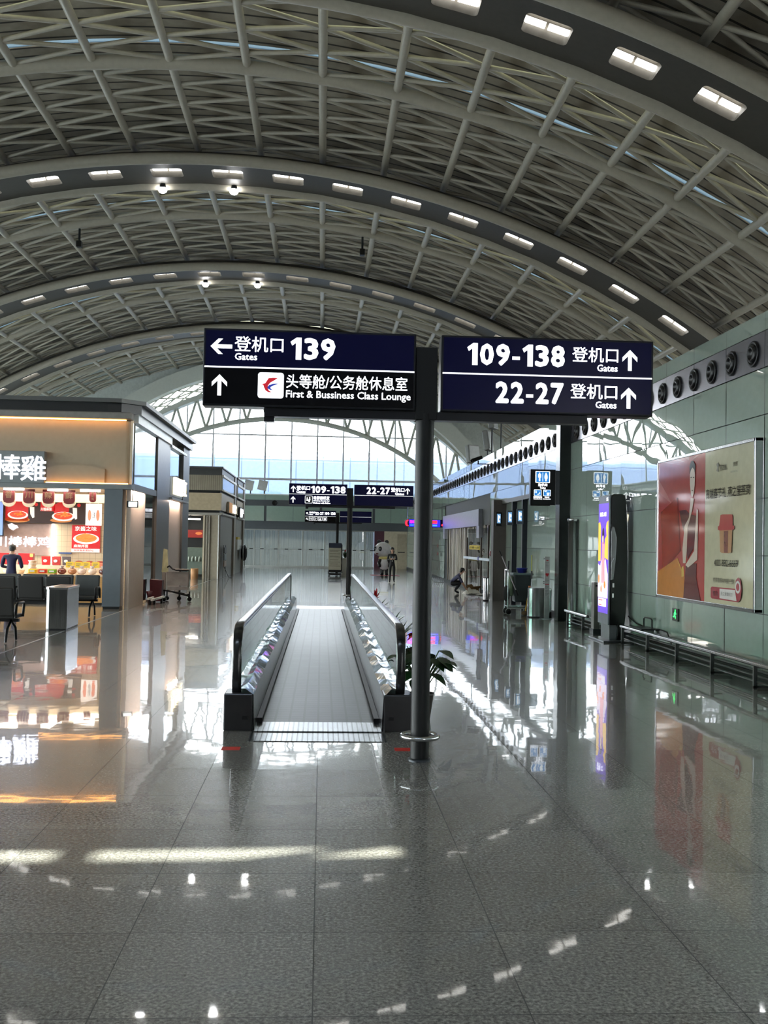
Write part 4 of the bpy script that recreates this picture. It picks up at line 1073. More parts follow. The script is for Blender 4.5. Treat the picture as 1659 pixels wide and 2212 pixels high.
# ---- litter bins, notice post
def steel_bin(x, y, r, h, label, warm=False):
    o = thing('litter_bin', label, 'bin', (x, y, 0))
    b = MB(); b.lathe((x,y,0), [(r*.96,.0),(r,.03),(r,h-.02),(r*.97,h)], 28, True); b.build('body', CHROME, o)
    b = MB(); b.lathe((x,y,h), [(r*.97,0),(r*.9,.012),(r*.6,.015),(r*.55,-.02),(0,-.02)], 28); b.build('lid', DARKM, o)
    b = MB(); b.lathe((x,y,0), [(r*.99,0),(r*1.02,.0),(r*1.02,.03),(r*.99,.035)], 28); b.build('plinth', BLACK, o)
steel_bin(5.05, 31.0, .09, .69, 'slim steel bin standing at the brown portal jamb')
o = thing('litter_bin', 'wide steel litter bin behind the grey notice post', 'bin', (5.24, 24.2, 0))
b = MB(); b.prism(rrect(4.95,24.02,5.52,24.38,.15,6), (Vector((0,0,.03)), Vector((1,0,0)), Vector((0,1,0)), Vector((0,0,1))), .665); b.build('body', CHROME, o)
b = MB(); b.prism(rrect(4.965,24.035,5.505,24.365,.14,6), (Vector((0,0,.695)), Vector((1,0,0)), Vector((0,1,0)), Vector((0,0,1))), .01); b.build('lid', DARKM, o)
b = MB(); b.prism(rrect(4.945,24.015,5.525,24.385,.15,6), (Vector((0,0,0)), Vector((1,0,0)), Vector((0,1,0)), Vector((0,0,1))), .03); b.build('plinth', BLACK, o)
o = thing('notice_post', 'slim grey standing notice with a red heart and printed lines', 'notice', (5.31, 23.7, 0))
npm = M('notice_grey', (150,154,152), .4); b = MB(); b.box((5.25,23.72,.0),(5.37,23.76,1.46)); b.build('board', npm, o, bevel=.004)
b = MB(); b.box((5.17,23.55,0),(5.39,23.93,.02)); b.build('foot_plate', CHROME, o)
F = FN(5.25, 23.7195, 0)
hr = M('heart_red', (150,20,34), .5)
shape('red_heart', [[(.06,.985),(.02,1.04),(.025,1.07),(.045,1.075),(.06,1.06),(.075,1.075),(.095,1.07),(.10,1.04)], rect(.035,1.36,.085,1.385), rect(.015,.80,.105,.822)], F, hr, o, .002)
shape('printed_lines', [rect(.015,z,.105-.02*(i % 3),z+.008) for i, z in enumerate((1.32,1.29,1.265,1.24,1.215,.93,.905,.88,.77,.75,.73,.71,.67,.65,.63,.60,.57,.54))], F, M('print_grey', (96,102,102), .6), o, .0015)
b = MB()
for z in (1.40, .86, .82): b.box((5.225,23.73,z),(5.25,23.75,z+.02))
b.build('clip', CHROME, o)

# ---- red call plates, notices, barrier on the glass doors further up
bluew = M('barrier_white', (196,206,216), .4); yel = M('notice_yellow', (196,170,30), .5)
o = thing('call_plate', 'dark red oval call point on the wall left of the portal jamb', 'call point', (XW, 34.0, 1.4))
b = MB(); b.lathe((XW-.002,33.9,1.42), [(.09,0),(.09,-.03),(.0,-.04)], 16, axis='X'); b.build('red_button', M('call_red', (110,26,34), .4), o)
header = M('gate_header_grey', (142,146,156), .4, .2)
o = thing('door_21', 'wide gated doorway with vertical slats and grey header in the green wall', 'door', (XW, 40, 0), kind='structure')
b = MB(); b.box((XW-.12,35.9,2.38),(XW+.1,46.6,2.98)); b.box((XW-.10,35.9,1.95),(XW+.05,36.5,2.4)); b.box((XW-.1,46.0,1.95),(XW+.05,46.6,2.4)); b.build('header', header, o)
b = MB(); y = 34.35
while y < 46.0:
    b.box((XW+.08+.05*math.sin(y*9),y,.03),(XW+.11+.05*math.sin(y*9),y+.20,2.42)); y += .27
b.build('slat_curtain', M('curtain_slats', (168,160,148), .5, var=.2, scale=.8), o)
b = MB(); b.box((XW+.30,34.3,0),(XW+.4,46,2.5)); b.build('backing', M('dim_room', (92,90,86), .7), o)
b = MB(); b.box((XW-.03,39.4,0),(XW+.03,39.5,1.98)); b.box((XW-.03,35.9,0),(XW+.03,35.99,1.98)); b.box((XW-.03,34.3,0),(XW+.03,34.4,2.38)); b.build('post', M('gate_post', (110,100,92), .3, .6), o)
b = MB(); b.add([(XW,34.4,.05),(XW,39.4,.05),(XW,39.4,2.3),(XW,34.4,2.3)], [(0,3,2,1)]); b.build('pane', glass('door_glass', (222,226,226), .14, .01), o)
o = thing('push_bar', 'white barrier strip across the glass doors of the gated doorway', 'barrier', (XW-.02, 37, 1.17))
b = MB(); b.box((XW-.04,34.0,1.16),(XW-.012,40.2,1.25)); b.build('strip', bluew, o); b = MB(); b.box((XW-.045,36.2,1.15),(XW-.01,36.5,1.28)); b.build('blue_patch', M('blue_patch', (50,56,130), .5), o)
o = thing('notice_plate', 'yellow notice plate on the glass door of the gated doorway', 'notice', (XW-.02, 37, 1.5))
b = MB(); b.box((XW-.03,36.1,1.53),(XW-.012,38.6,1.68)); b.build('plate', yel, o)
text('lettering', '请勿触碰 小心玻璃', FW(XW-.0305, 38.5, 1.56), 0, 2.3, 0, .09, M('notice_ink', (70,62,20), .6), o, .01, .002)
for i, (y, z) in enumerate(((49.5, 1.62), (49.5, 1.24), (48.0, 1.20))):
    o = thing('call_plate', ('upper', 'lower', 'black')[i]+' small plate on the far pale gate door beyond the slats', 'call point', (XW, y, z))
    b = MB(); b.box((XW-.03,y-.07,z-.07),(XW-.001,y+.07,z+.07)); b.build('plate', (M('call_red', (110,26,34), .4), M('call_red', (110,26,34), .4), BLACK)[i], o)
# LED sign on brackets
o = thing('led_sign', 'glowing red and blue LED sign jutting from the green wall', 'LED sign', (4.75, 46.9, 2.5))
F = FN(3.80, 46.80, 2.47); W, H = 1.86, .36
b = MB(); b.prism(rrect(0,0,W,H,.15,6), (F[0]+Vector((0,.10,0)), F[1], F[2], F[3]), .10); b.build('case', M('led_case', (18,14,40), .4), o)
ledr = M('led_red', (255,40,60), .4, emit=2.2); ledb = M('led_blue', (30,30,255), .4, emit=2.6); ledc = M('led_cyan', (60,130,255), .4, emit=2.0)
shape('red_rim', [ell(.15,H/2,.13,.15,14,PI/2,3*PI/2)+[(.19,.05),(.12,.12),(.12,H-.12),(.19,H-.04)]], F, ledr, o)
shape('blue_field', [rect(.20,.02,W-.22,H-.02)], F, ledb, o)
G = (F[0]+F[3]*.005, F[1], F[2], F[3])
text('lettering', '国内到达', G, .24, .60, .18, .31, ledr, o, .02); text('lettering', 'ARRIVALS', G, .24, .60, .05, .13, ledc, o, .01)
shape('red_block', [rect(1.28,.17,1.50,.32)], G, ledr, o); shape('cyan_block', [rect(1.28,.05,1.50,.12)], G, ledc, o); shape('red_dot', [ell(1.76,.11,.06,.05,10)], F, ledr, o)

# ---- things on top of the wall: floodlights and cameras
fl_m = M('floodlight_grey', (128,130,130), .4, .4)
def floodlight(x, y, z, label, az=0.0, dz=.55):
    o = thing('floodlight', label, 'floodlight', (x, y, z), 'floodlights aimed across the hall')
    b = MB(); b.tube([(x,y,z),(x,y,z+dz)], .03, 8); b.box((x-.09,y-.09,z),(x+.09,y+.09,z+.02)); b.build('stand', DARKM, o)
    R = Matrix.Translation((x, y, z+dz+.15)) @ Matrix.Rotation(az, 4, 'Z') @ Matrix.Rotation(-.15, 4, 'X')
    b = MB(R); b.box((-.28,-.10,-.36),(.28,.10,.36)); b.build('lamp_body', fl_m, o, bevel=.03)
    b = MB(R); b.box((-.23,-.115,-.31),(.23,-.10,.31)); b.build('lamp_glass', M('lamp_glass_grey', (172,176,178), .15), o)
floodlight(5.85, 39.6, 4.80, 'squat grey floodlight, lowest of the cluster above the nozzles', .5, .3)
floodlight(5.9, 36.3, 4.80, 'slim grey floodlight in the middle of the cluster above the nozzles', 1.1, .5)
floodlight(6.0, 36.0, 4.80, 'tallest grey floodlight of the cluster above the nozzles', 1.1, 1.25)
o = thing('work_light', 'long thin lamp arm reaching right from the floodlight cluster', 'lamp', (6.15, 35.0, 4.8))
b = MB(); b.tube([(6.15,35,4.805),(6.15,35,6.35)], .025, 8); b.build('stand', DARKM, o); b = MB(); b.bar((6.05,35,6.25),(7.0,34.6,6.85),.16,.05); b.build('lamp_arm', fl_m, o)
for x in (-5.0, -4.45):
    floodlight(x, YEND-.6, 4.80, 'pale floodlight on the end window sill, %s of two' % ('left' if x < -4.7 else 'right'), 0, .15) if False else None
def floodsill(x, w):
    o = thing('floodlight', 'tilted pale floodlight on the end window sill, %s of two' % w, 'floodlight', (x, YEND-.05, 4.80), None)
    b = MB(); b.tube([(x,YEND-.05,4.80),(x,YEND-.05,5.2)], .04, 8); b.build('stand', DARKM, o)
    R = Matrix.Translation((x-.1, YEND-.2, 5.35)) @ Matrix.Rotation(.2, 4, 'Y'); b = MB(R); b.box((-.30,-.09,-.33),(.30,.09,.33)); b.build('lamp_body', M('pale_lamp', (196,198,198), .4), o, bevel=.02)
floodsill(-4.75, 'left'); floodsill(-3.85, 'right')
for i, (y, lab) in enumerate(((34.2, 'black security camera jutting over the nozzle band, nearer one'), (49.6, 'black security camera jutting over the nozzle band, far one'))):
    z = 4.46 if i == 0 else 4.62
    o = thing('security_camera', lab, 'camera', (XW, y, z))
    b = MB(); b.box((XW-.45,y-.02,z-.03),(XW-.001,y+.02,z+.0)); b.tube([(XW-.42,y,z),(XW-.42,y,z+.1)], .025, 6); b.build('bracket', BLACK, o)
    R = Matrix.Translation((XW-.45, y, z+.16)) @ Matrix.Rotation(-.35, 4, 'Y') @ Matrix.Rotation(.2, 4, 'Z'); b = MB(R); b.box((-.22,-.06,-.06),(.18,.06,.06)); b.build('camera_body', BLACK, o, bevel=.02)
    b = MB(R); b.lathe((-.25,0,0), [(.04,0),(.045,.04)], 10, True, axis='X'); b.build('lens', M('lens_black', (6,6,8), .1), o)

# ---- cleaner's cart
o = thing('cleaning_cart', "cleaner's cart with a dark green sack and tools by the toilet entrance", 'cart', (4.9, 25.2, 0))
sackm = M('dark_green_sack', (22,32,34), .45, bump=.01, bscale=6)
b = MB(); vs = []
for z, (x0, x1, y0, y1) in ((.31,(4.80,5.16,25.0,25.4)),(.7,(4.78,5.19,24.98,25.42)),(1.0,(4.76,5.22,24.97,25.44))): vs += [(x0,y0,z),(x1,y0,z),(x1,y1,z),(x0,y1,z)]
b.add(vs, [(0,3,2,1)]+[(4*i+j,4*i+(j+1) % 4,4*i+4+(j+1) % 4,4*i+4+j) for i in range(2) for j in range(4)]); b.build('sack', sackm, o, bevel=.03)
b = MB(); b.box((4.74,24.95,.98),(5.24,25.46,1.03)); b.build('sack_rim', M('rim_green_grey', (70,86,84), .4), o, bevel=.01)
b = MB()
for x in (4.62, 5.2):
    for y in (25.0, 25.42): b.tube([(x,y,.14),(x,y,1.0 if x > 5 else 1.1)], .015, 8)
b.tube([(4.62,25.0,.16),(5.2,25.0,.16)], .015, 8); b.tube([(4.62,25.42,.16),(5.2,25.42,.16)], .015, 8); b.tube([(4.62,25.0,1.1),(4.62,25.42,1.1)], .018, 8); b.box((4.60,25.0,.20),(5.22,25.42,.225)); b.build('frame', CHROME, o)
for x in (4.64, 5.16):
    for y in (25.02, 25.40):
        b = MB(); b.lathe((x,y-.02,.075), [(.0,0),(.07,0),(.07,.04),(0,.04)], 16, axis='Y'); b.build('wheel', BLACK, o)
b = MB(); b.box((4.64,25.05,.45),(4.77,25.38,.95)); b.build('side_bag', M('side_bag_green', (96,116,92), .6), o, bevel=.04)
b = MB(); b.ball((4.60,25.1,.52), (.09,.09,.20)); b.build('hanging_rag', M('dark_rag', (18,18,20), .8), o)
o = thing('bucket', 'blue basin sitting on top of the cleaning cart', 'bucket', (5.0, 25.2, 1.03)); b = MB(); b.lathe((5.0,25.2,1.032), [(.0,0),(.10,0),(.14,.11),(.15,.11),(.15,.12),(.13,.12),(.09,.01),(0,.01)], 20); b.build('bowl', M('basin_blue', (32,40,120), .4), o)
o = thing('mop', 'grey long handled mop leaning left out of the cleaning cart', 'mop', (4.78, 24.92, .5)); b = MB(); b.tube([(4.80,24.93,.62),(4.44,24.9,1.44)], .014, 8); b.build('handle', M('mop_handle_grey', (150,146,150), .4), o)
b = MB(); b.tube([(4.44,24.9,1.44),(4.38,24.9,1.58)], .017, 8); b.build('grip', BLACK, o)
b = MB(); b.tube([(4.80,24.93,.62),(4.86,24.93,.48)], .03, 8); b.build('mop_head', BLACK, o)
o = thing('broom', 'yellow green broom handle standing at the right of the cart', 'broom', (5.19, 24.93, .9)); b = MB(); b.tube([(5.19,24.92,1.08),(5.185,24.92,1.48)], .012, 8); b.build('handle', M('broom_yellow_green', (140,140,40), .5), o); b = MB(); b.tube([(5.19,24.92,.9),(5.19,24.92,1.09)], .02, 8); b.build('grip', BLACK, o)
o = thing('dust_pan', 'dark pan handle upright at the left of the cart', 'dustpan', (4.68, 24.9, 1.0)); b = MB(); b.bar((4.665,25.40,.228),(4.70,25.405,1.32),.05,.03); b.build('handle', BLACK, o)
o = thing('wet_mop', 'mop with a yellow handle leaning low against the cart', 'mop', (5.05, 24.8, 0)); b = MB(); b.tube([(5.01,24.75,.10),(5.12,24.85,.62)], .016, 8); b.build('handle', M('mop_yellow', (190,140,40), .5), o); b = MB(); b.ball((5.0,24.72,.06), (.10,.07,.055)); b.build('mop_head', M('mop_strings', (90,66,40), .8), o)
b = MB(); b.tube([(5.12,24.85,.62),(5.13,24.86,.72)], .03, 8); b.build('grip', M('mop_orange', (176,100,50), .5), o)

# =================================================================== LEFT SIDE: the snack stall
grey_a = M('stall_grey_panel', (118,122,124), .45, .1, var=.03); grey_b = M('stall_grey_dark', (86,88,88), .4, .2, var=.03)
beige = M('stall_beige_fascia', (160,146,124), .45, var=.03); blackband = M('stall_black_band', (22,25,28), .35)
warm = M('warm_cove_strip', (255,176,92), .5, emit=13.0); coolw = M('white_led_strip', (255,250,240), .5, emit=9.0)
pinkw = M('blush_wall_panel', (196,178,164), .45, var=.03)
SY = 25.1
o = thing('snack_stall', 'snack stall with beige fascia and warm glowing edges on the left', 'stall', (-7, SY, 0))
SXL = -13.0
b = MB(); P = lambda pts, z, h, bb: bb.prism(pts, (Vector((0,0,z)), Vector((1,0,0)), Vector((0,1,0)), Vector((0,0,1))), h)
def plan(off): return [(SXL, SY-off), (-5.25, SY-off), (-4.95+off*.2, SY-off+.06), (-4.62+off, SY+.42-off*.3), (-4.60+off, 35.4), (SXL, 35.4)]
P(plan(.22), 5.0, .10, b); b.build('roof_slab', grey_b, o)
b = MB(); P(plan(.10), 4.77, .23, b); b.build('black_band', blackband, o)
b = MB(); b.box((SXL,SY-.16,4.60),(-4.66,SY+.2,4.77)); b.build('cornice', M('stall_cornice', (128,124,120), .45), o, bevel=.03)
b = MB(); P(rrect(SXL,SY+.05,-4.70,SY+.5,.12,5), 3.02, 1.55, b); b.build('fascia', beige, o, smooth=False)
b = MB(); b.box((SXL,SY-.10,4.565),(-4.80,SY-.06,4.59)); b.build('warm_strip', warm, o)
b = MB(); b.box((-6.68,SY-.10,3.025),(-4.72,SY-.07,3.045)); b.build('warm_strip', warm, o)
b = MB(); b.box((SXL,SY-.14,2.90),(-4.62,SY+.3,3.022)); b.build('lintel', grey_a, o)
b = MB(); b.box((-4.70,SY-.02,3.02),(-4.64,SY+.06,4.58)); b.build('corner_glass', M('corner_trim_glass', (210,196,170), .15), o)
FA = FN(-6.69, SY+.045, 3.022)
shape('arched_panel', [[(0,0),(1.39,0),(1.39,.37)]+[(1.39-1.39*i/12, .37+.09*math.sin(PI*i/12)) for i in range(1,12)]+[(0,.37)]], FA, beige, o, .05)
b = MB(); b.box((-9.4,SY-.17,3.0),(-6.70,SY+.04,3.775)); sg = b.build('sign_board', M('stall_sign_grey', (112,118,120), .45, .1), o, bevel=.01)
text('lettering', '棒', FN(-7.87, SY-.171, 3.08), 0, .62, 0, .60, GLOW, sg, .022, .03); text('lettering', '雞', FN(-7.25, SY-.171, 3.06), 0, .60, 0, .60, GLOW, sg, .016, .03)
text('lettering', '棒', FN(-8.55, SY-.171, 3.08), 0, .62, 0, .60, GLOW, sg, .022, .03)
b = MB(); b.box((-5.27,SY-.10,0.06),(-4.84,SY+.34,2.90)); b.build('column', M('stall_column_slate', (98,106,112), .4, .2, var=.03), o)
b = MB(); b.box((-5.25,SY-.08,0),(-4.86,SY+.32,.06)); b.build('column_plinth', BLACK, o)
b = MB(); b.box((-4.76,SY+.02,.0),(-4.66,27.15,2.90)); b.build('side_wall', pinkw, o)
b = MB(); b.box((-4.72,SY+.1,2.90),(-4.63,35.4,3.06)); b.build('side_lintel', grey_b, o)
mirror = M('mirror_fascia', (212,222,228), .04, 1.0, var=.01)
b = MB(); b.box((-4.74,SY+.4,3.06),(-4.66,28.78,4.56)); b.build('mirror_panel', mirror, o)
b = MB(); b.box((-4.72,SY+.3,4.56),(-4.57,31.1,4.77)); b.build('side_cornice', M('pale_cornice', (206,210,210), .35), o)
smoky = M('smoked_showcase_glass', (62,66,66), .04, spec=.8)
b = MB(); b.box((-4.80,27.15,.08),(-4.68,28.78,2.90)); b.build('showcase_glass', smoky, o)
b = MB(); b.box((-4.86,28.78,0),(-4.62,31.1,4.77)); b.build('pier', M('pier_grey_brown', (104,98,92), .35, .2), o)
b = MB(); b.box((-4.75,31.1,0),(-4.66,33.9,2.90)); b.build('side_wall', pinkw, o)
b = MB(); b.box((-4.75,31.2,3.60),(-4.68,34.5,4.50)); b.build('mirror_panel', mirror, o)
b = MB(); b.box((-4.73,31.15,4.50),(-4.58,34.6,4.58)); b.build('light_cornice', M('pale_cornice', (206,210,210), .35), o)
b = MB(); b.box((-4.75,31.2,3.04),(-4.62,34.5,3.62)); sg2 = b.build('side_sign_board', M('side_sign_grey', (150,160,164), .4), o)
text('lettering', '陌陌红', FE(-4.618, 31.8, 3.10), 0, 2.6, 0, .56, M('side_sign_glow', (255,246,224), .5, emit=1.4), sg2, .04, .08)
b = MB(); b.box((-4.72,31.15,2.92),(-4.54,34.9,2.98)); b.build('side_ledge', M('pale_cornice', (206,210,210), .35), o)
b = MB(); b.box((-4.84,33.9,0),(-4.60,35.4,4.76)); b.build('end_pier', M('end_pier_dark', (66,66,66), .4, .2), o)
# interior shell
b = MB(); b.box((SXL,29.2,0),(-4.8,29.3,2.95)); b.build('back_wall', lines_mat('cream_wall_tiles', (214,196,166), (170,150,122), 'X', .16, .008, .3, axis2='Z', period2=.16, width2=.008, noise=.04), o)
b = MB(); b.box((SXL,29.12,1.19),(-7.58,29.2,2.08)); bw = b.build('back_board', M('taupe_board', (176,150,142), .5), o)
text('lettering', '川棒棒鸡', FN(-9.15, 29.118, 1.42), 0, 1.56, 0, .30, GLOW, bw, .012, .02)
shape('bowl_mark', [[(0,.12),(.05,.02),(.16,-.04),(.24,.02),(.30,.03),(.26,.10),(.18,.12),(.12,.16)]], FN(-8.79, 29.118, 1.92), GLOW, bw, .01)
b = MB(); b.box((-7.555,29.05,.98),(-7.50,29.12,2.08)); b.build('light_bar', coolw, o)
b = MB(); b.box((SXL,25.5,2.93),(-4.8,29.2,2.97)); b.build('stall_ceiling', M('stall_ceiling_cream', (214,200,178), .5), o)
b = MB(); b.box((SXL,26.9,2.62),(-5.6,27.0,2.86)); b.build('ceiling_valance', M('stall_valance', (214,196,166), .5), o)
for x in (-12.2,-11.0,-9.7,-8.6,-7.62,-6.55,-5.75):
    b = MB(); b.box((x-.28,25.75,2.86),(x+.20,25.85,2.925)); b.build('ceiling_lamp', coolw, o)
area('stall_light', (-7.6, 26.6, 2.84), (0,0,0), 4.6, 1.6, 150, (1.0,.86,.68))
area('side_wall_fill', (-4.59, 26.1, 2.885), (0,.12,0), .03, 1.8, 75, (1.0,.76,.6))  # added warm fills along the side walls, with no lamp fixture behind them
area('side_wall_fill', (-4.59, 32.5, 2.90), (0,.12,0), .03, 2.2, 50, (1.0,.76,.6))
area('stall_light', (-10.8, 27, 2.84), (0,0,0), 3, 1.6, 60, (1.0,.86,.68))
# counter
o = thing('stall_counter', 'wooden serving counter with glass top inside the snack stall', 'counter', (-7.5, 26.7, 0))
b = MB(); b.box((-11.5,26.4,.06),(-5.35,27.3,.72)); b.build('wood_front', M('counter_wood', (176,134,78), .4, var=.12, stretch=(1,1,8)), o)
b = MB(); b.box((-11.5,26.45,0),(-5.35,27.3,.06)); b.build('kick_board', BLACK, o)
b = MB(); b.box((-11.5,26.34,.72),(-5.33,27.32,.76)); b.build('top', M('counter_top', (206,186,160), .25), o)
b = MB(); b.box((-11.5,27.32,.0),(-5.33,28.0,.93)); b.box((-11.5,27.32,.93),(-6.60,27.9,.97)); b.build('back_shelf', M('shelf_cream', (214,200,180), .4), o)
# menu boards
def dish(o, F, u, v, r, food, lv=0):
    G = lambda n: (F[0]+F[3]*(.003*(n+lv)), F[1], F[2], F[3])
    shape('plate', [ell(u,v,r,r*.42,22)], G(1), M('print_white', (240,236,230), .4, emit=.5), o, .002)
    shape('food', [ell(u,v+r*.05,r*.82,r*.33,20)], G(2), food, o, .002)
    rnd = random.Random(int(u*1000)); ps = []
    for i in range(12):
        a = rnd.uniform(0,PI); q = rnd.uniform(.1,.6)*r; ps.append(rot2(rrect(u+q*math.cos(a)-r*.2, v+q*math.sin(a)*.7-.01, u+q*math.cos(a)+r*.2, v+q*math.sin(a)*.7+.012, .01, 2), u+q*math.cos(a), v+q*math.sin(a)*.7, rnd.uniform(-.8,.8)))
    shape('topping', ps, G(3), M('print_orange', (236,150,70), .4, emit=.5), o, .002)
pr_red = M('print_red', (196,30,36), .4, emit=.5); pr_dark = M('print_dark', (46,26,24), .4, emit=.25); pr_food = M('print_chilli', (214,70,40), .4, emit=.5); pr_white = M('print_white', (240,236,230), .4, emit=.5)
o = thing('menu_board', 'lit menu board with two bowls of food over the stall back wall', 'menu board', (-7.7, 28.9, 2.1))
b = MB(); b.box((-8.78,28.86,2.09),(-6.60,28.92,2.70)); b.build('panel', pr_dark, o)
F = FN(-8.78, 28.858, 2.09)
shape('red_field', [rect(0,.06,.62,.60)], F, pr_red, o, .003); shape('red_field', [rect(.95,.34,1.35,.60), ell(1.52,.40,.22,.20,18)], F, pr_red, o, .003)
shape('wood_board', [ell(.33,.09,.34,.08,18), ell(1.52,.09,.30,.06,18)], F, M('print_brown', (190,120,60), .4, emit=.4), o, .003)
dish(o, F, .34, .22, .28, pr_food, 1); dish(o, F, 1.58, .20, .31, pr_food, 1)
shape('label_strip', [[(.66,.45),(.78,.45),(.79,.16),(.74,.14),(.68,.25)], [(1.83,.45),(1.95,.44),(1.96,.14),(1.91,.12),(1.85,.24)]], F, pr_white, o, .004); shape('red_stamp', [ell(.83,.52,.05,.05,12), ell(2.0,.52,.05,.05,12)], F, pr_red, o, .004)
text('lettering', '川香麻辣', FN(-7.82, 28.857, 2.44), 0, .30, 0, .09, pr_white, o, .01, .004)
o = thing('wall_screen', 'blue glowing screen at the left edge of the stall', 'screen', (-9.3, 28.8, 1.7)); b = MB(); b.box((-10.2,28.74,1.72),(-8.79,28.80,2.69)); b.build('bezel', BLACK, o); shape('screen', [rect(.02,.02,1.39,.95)], FN(-10.2, 28.738, 1.72), M('screen_blue', (120,150,220), .3, emit=.7), o, .003)
o = thing('food_poster', 'red noodle bowl poster on the stall tiles', 'poster', (-6.63, 29.18, 1.3)); b = MB(); b.box((-7.02,29.15,1.30),(-6.24,29.19,2.06)); b.build('sheet', pr_red, o)
F = FN(-7.02, 29.148, 1.30); dish(o, F, .40, .38, .36, M('print_noodle', (232,130,60), .4, emit=.6)); shape('white_footer', [rect(0,0,.78,.10)], F, pr_white, o, .003)
text('lettering', '京酱之味', FN(-7.02, 29.147, 1.30), .08, .68, .60, .73, pr_white, o, .02, .004); text('lettering', '麻辣拌面', FN(-7.02, 29.147, 1.30), .06, .46, .13, .22, pr_white, o, .02, .012); text('lettering', '现拌现卖更好吃', FN(-7.02, 29.144, 1.30), .06, .62, .02, .08, pr_red, o, .02, .003)
o = thing('hanging_menu', 'white hanging menu card with two ham pictures at the right of the stall', 'menu card', (-6.2, 28, 2.3))
b = MB(); b.box((-6.30,27.6,2.04),(-5.88,27.62,2.62)); b.tube([(-6.2,27.61,2.62),(-6.2,27.61,2.92)], .004, 5); b.tube([(-5.98,27.61,2.62),(-5.98,27.61,2.92)], .004, 5); b.build('card', M('card_white', (236,234,236), .4, emit=.45), o)
shape('ham_picture', [ell(.10,.27,.045,.15,14), ell(.32,.27,.045,.15,14)], FN(-6.30, 27.598, 2.04), M('print_ham', (214,120,96), .4, emit=.3), o, .002)
text('lettering', '五香', FN(-6.30, 27.598, 2.04), .18, .25, .20, .36, M('print_ink', (90,90,110), .5), o, .01, .002)
o = thing('wall_shelf', 'short blue wall shelf left of the food poster', 'shelf', (-7.2, 29.15, 1.26)); b = MB(); b.box((-7.36,29.08,1.25),(-7.02,29.2,1.29)); b.build('board', M('shelf_blue', (60,90,150), .5), o)
# round lantern boards hanging at the front
lant = M('lantern_maroon', (92,22,26), .45, emit=.05); lantc = M('lantern_cream', (224,206,176), .45, emit=.15)
lchars = ['香','川','辣','鲜']
for i, x in enumerate((-7.82,-7.33,-6.85,-6.34)):
    o = thing('hanging_lantern', 'maroon rounded lantern board with cream tip hanging in the stall, %s from the left' % ['first','second','third','fourth'][i], 'lantern', (x, 26, 2.5), 'lantern boards hanging in the stall')
    F = FN(x-.14, 25.98, 2.50); b = MB(); b.prism([(0,.40),(.28,.40),(.28,.14)]+[(.14+.14*math.cos(a), .14-.10*math.sin(a)) for a in [PI*j/10 for j in range(1,10)]]+[(0,.14)], F, .06); b.build('board', lant, o)
    b = MB(); b.prism([(-.02,.10)]+[(.14-.16*math.cos(PI*j/10), .10-.15*math.sin(PI*j/10)) for j in range(1,10)]+[(.30,.10)]+[(.14+.16*math.cos(PI*j/10), .10-.06*math.sin(PI*j/10)) for j in range(1,10)], (F[0]+Vector((0,.01,0)),)+F[1:], .08); b.build('cream_tip', lantc, o)
    text('lettering', lchars[i], (F[0]-Vector((0,.061,0)),)+F[1:], .05, .23, .17, .34, lantc, o, .02, .003)
o = thing('hanging_lantern', 'narrow maroon lantern board at the right end of the stall', 'lantern', (-5.76, 26, 2.6), 'lantern boards hanging in the stall')
F = FN(-5.84, 25.98, 2.60); b = MB(); b.prism(rrect(0,0,.16,.30,.07,4), F, .05); b.build('board', lant, o); text('lettering', '钵\n钵\n鸡', (F[0]-Vector((0,.051,0)),)+F[1:], .05, .11, .05, .26, lantc, o, .01, .003)
# goods
for i, x in enumerate((-8.75,-8.32,-7.82)):
    o = thing('gift_box', 'red gift box with a gold tag on the back shelf, %s from the left' % ['first','second','third'][i], 'gift box', (x, 27.6, .97), 'red gift boxes on the back shelf')
    w = .20 if i < 2 else .19; b = MB(); b.box((x-w,27.5,.975),(x+w,27.7,1.27)); b.build('box', M('gift_red', (176,28,34), .4), o, bevel=.008)
    shape('gold_tag', [rrect(w*1.6,.20,w*1.6+.09,.29,.02)], FN(x-w, 27.499, .975), M('gold_tag', (226,190,110), .4), o, .003)
for i in range(4):
    z = .765+i*.085; o = thing('food_tub', 'clear food tub in the stack of four on the counter, %s up' % ['bottom one','second','third','top one'][i], 'tub', (-7.42, 26.75, z), 'stack of clear tubs')
    b = MB(); b.lathe((-7.42,26.75,z), [(.0,.001),(.085,.001),(.10,.07),(.0,.07)], 16); b.build('tub', M('tub_cream', (232,206,178), .3), o); b = MB(); b.lathe((-7.42,26.75,z+.07), [(.0,0),(.108,0),(.108,.012),(.0,.012)], 16); b.build('lid', WHITE, o)
for i, (x, r) in enumerate(((-8.0,.15),(-7.72,.13))):
    o = thing('food_bowl', ('wide','smaller')[i]+' food bowl on the counter left of the stack of tubs', 'bowl', (x, 26.7, .76)); b = MB(); b.lathe((x,26.7,.762), [(.0,0),(r*.7,0),(r,.10),(r*.96,.10),(r*.9,.06),(0,.06)], 18); b.build('bowl', M('bowl_cream', (236,214,186), .35), o); b = MB(); b.ball((x,26.7,.825), (r*.85,r*.85,.03)); b.build('food', M('bowl_food', (214,120,70), .5), o)
o = thing('snack_tray', 'wooden tray of packed snacks in yellow, red and green on the counter', 'tray', (-7.1, 26.5, .76)); b = MB(); b.box((-7.45,26.36,.762),(-6.76,26.62,.79)); b.box((-7.45,26.60,.79),(-6.76,26.62,.90)); b.build('tray', M('tray_wood', (220,176,110), .45), o)
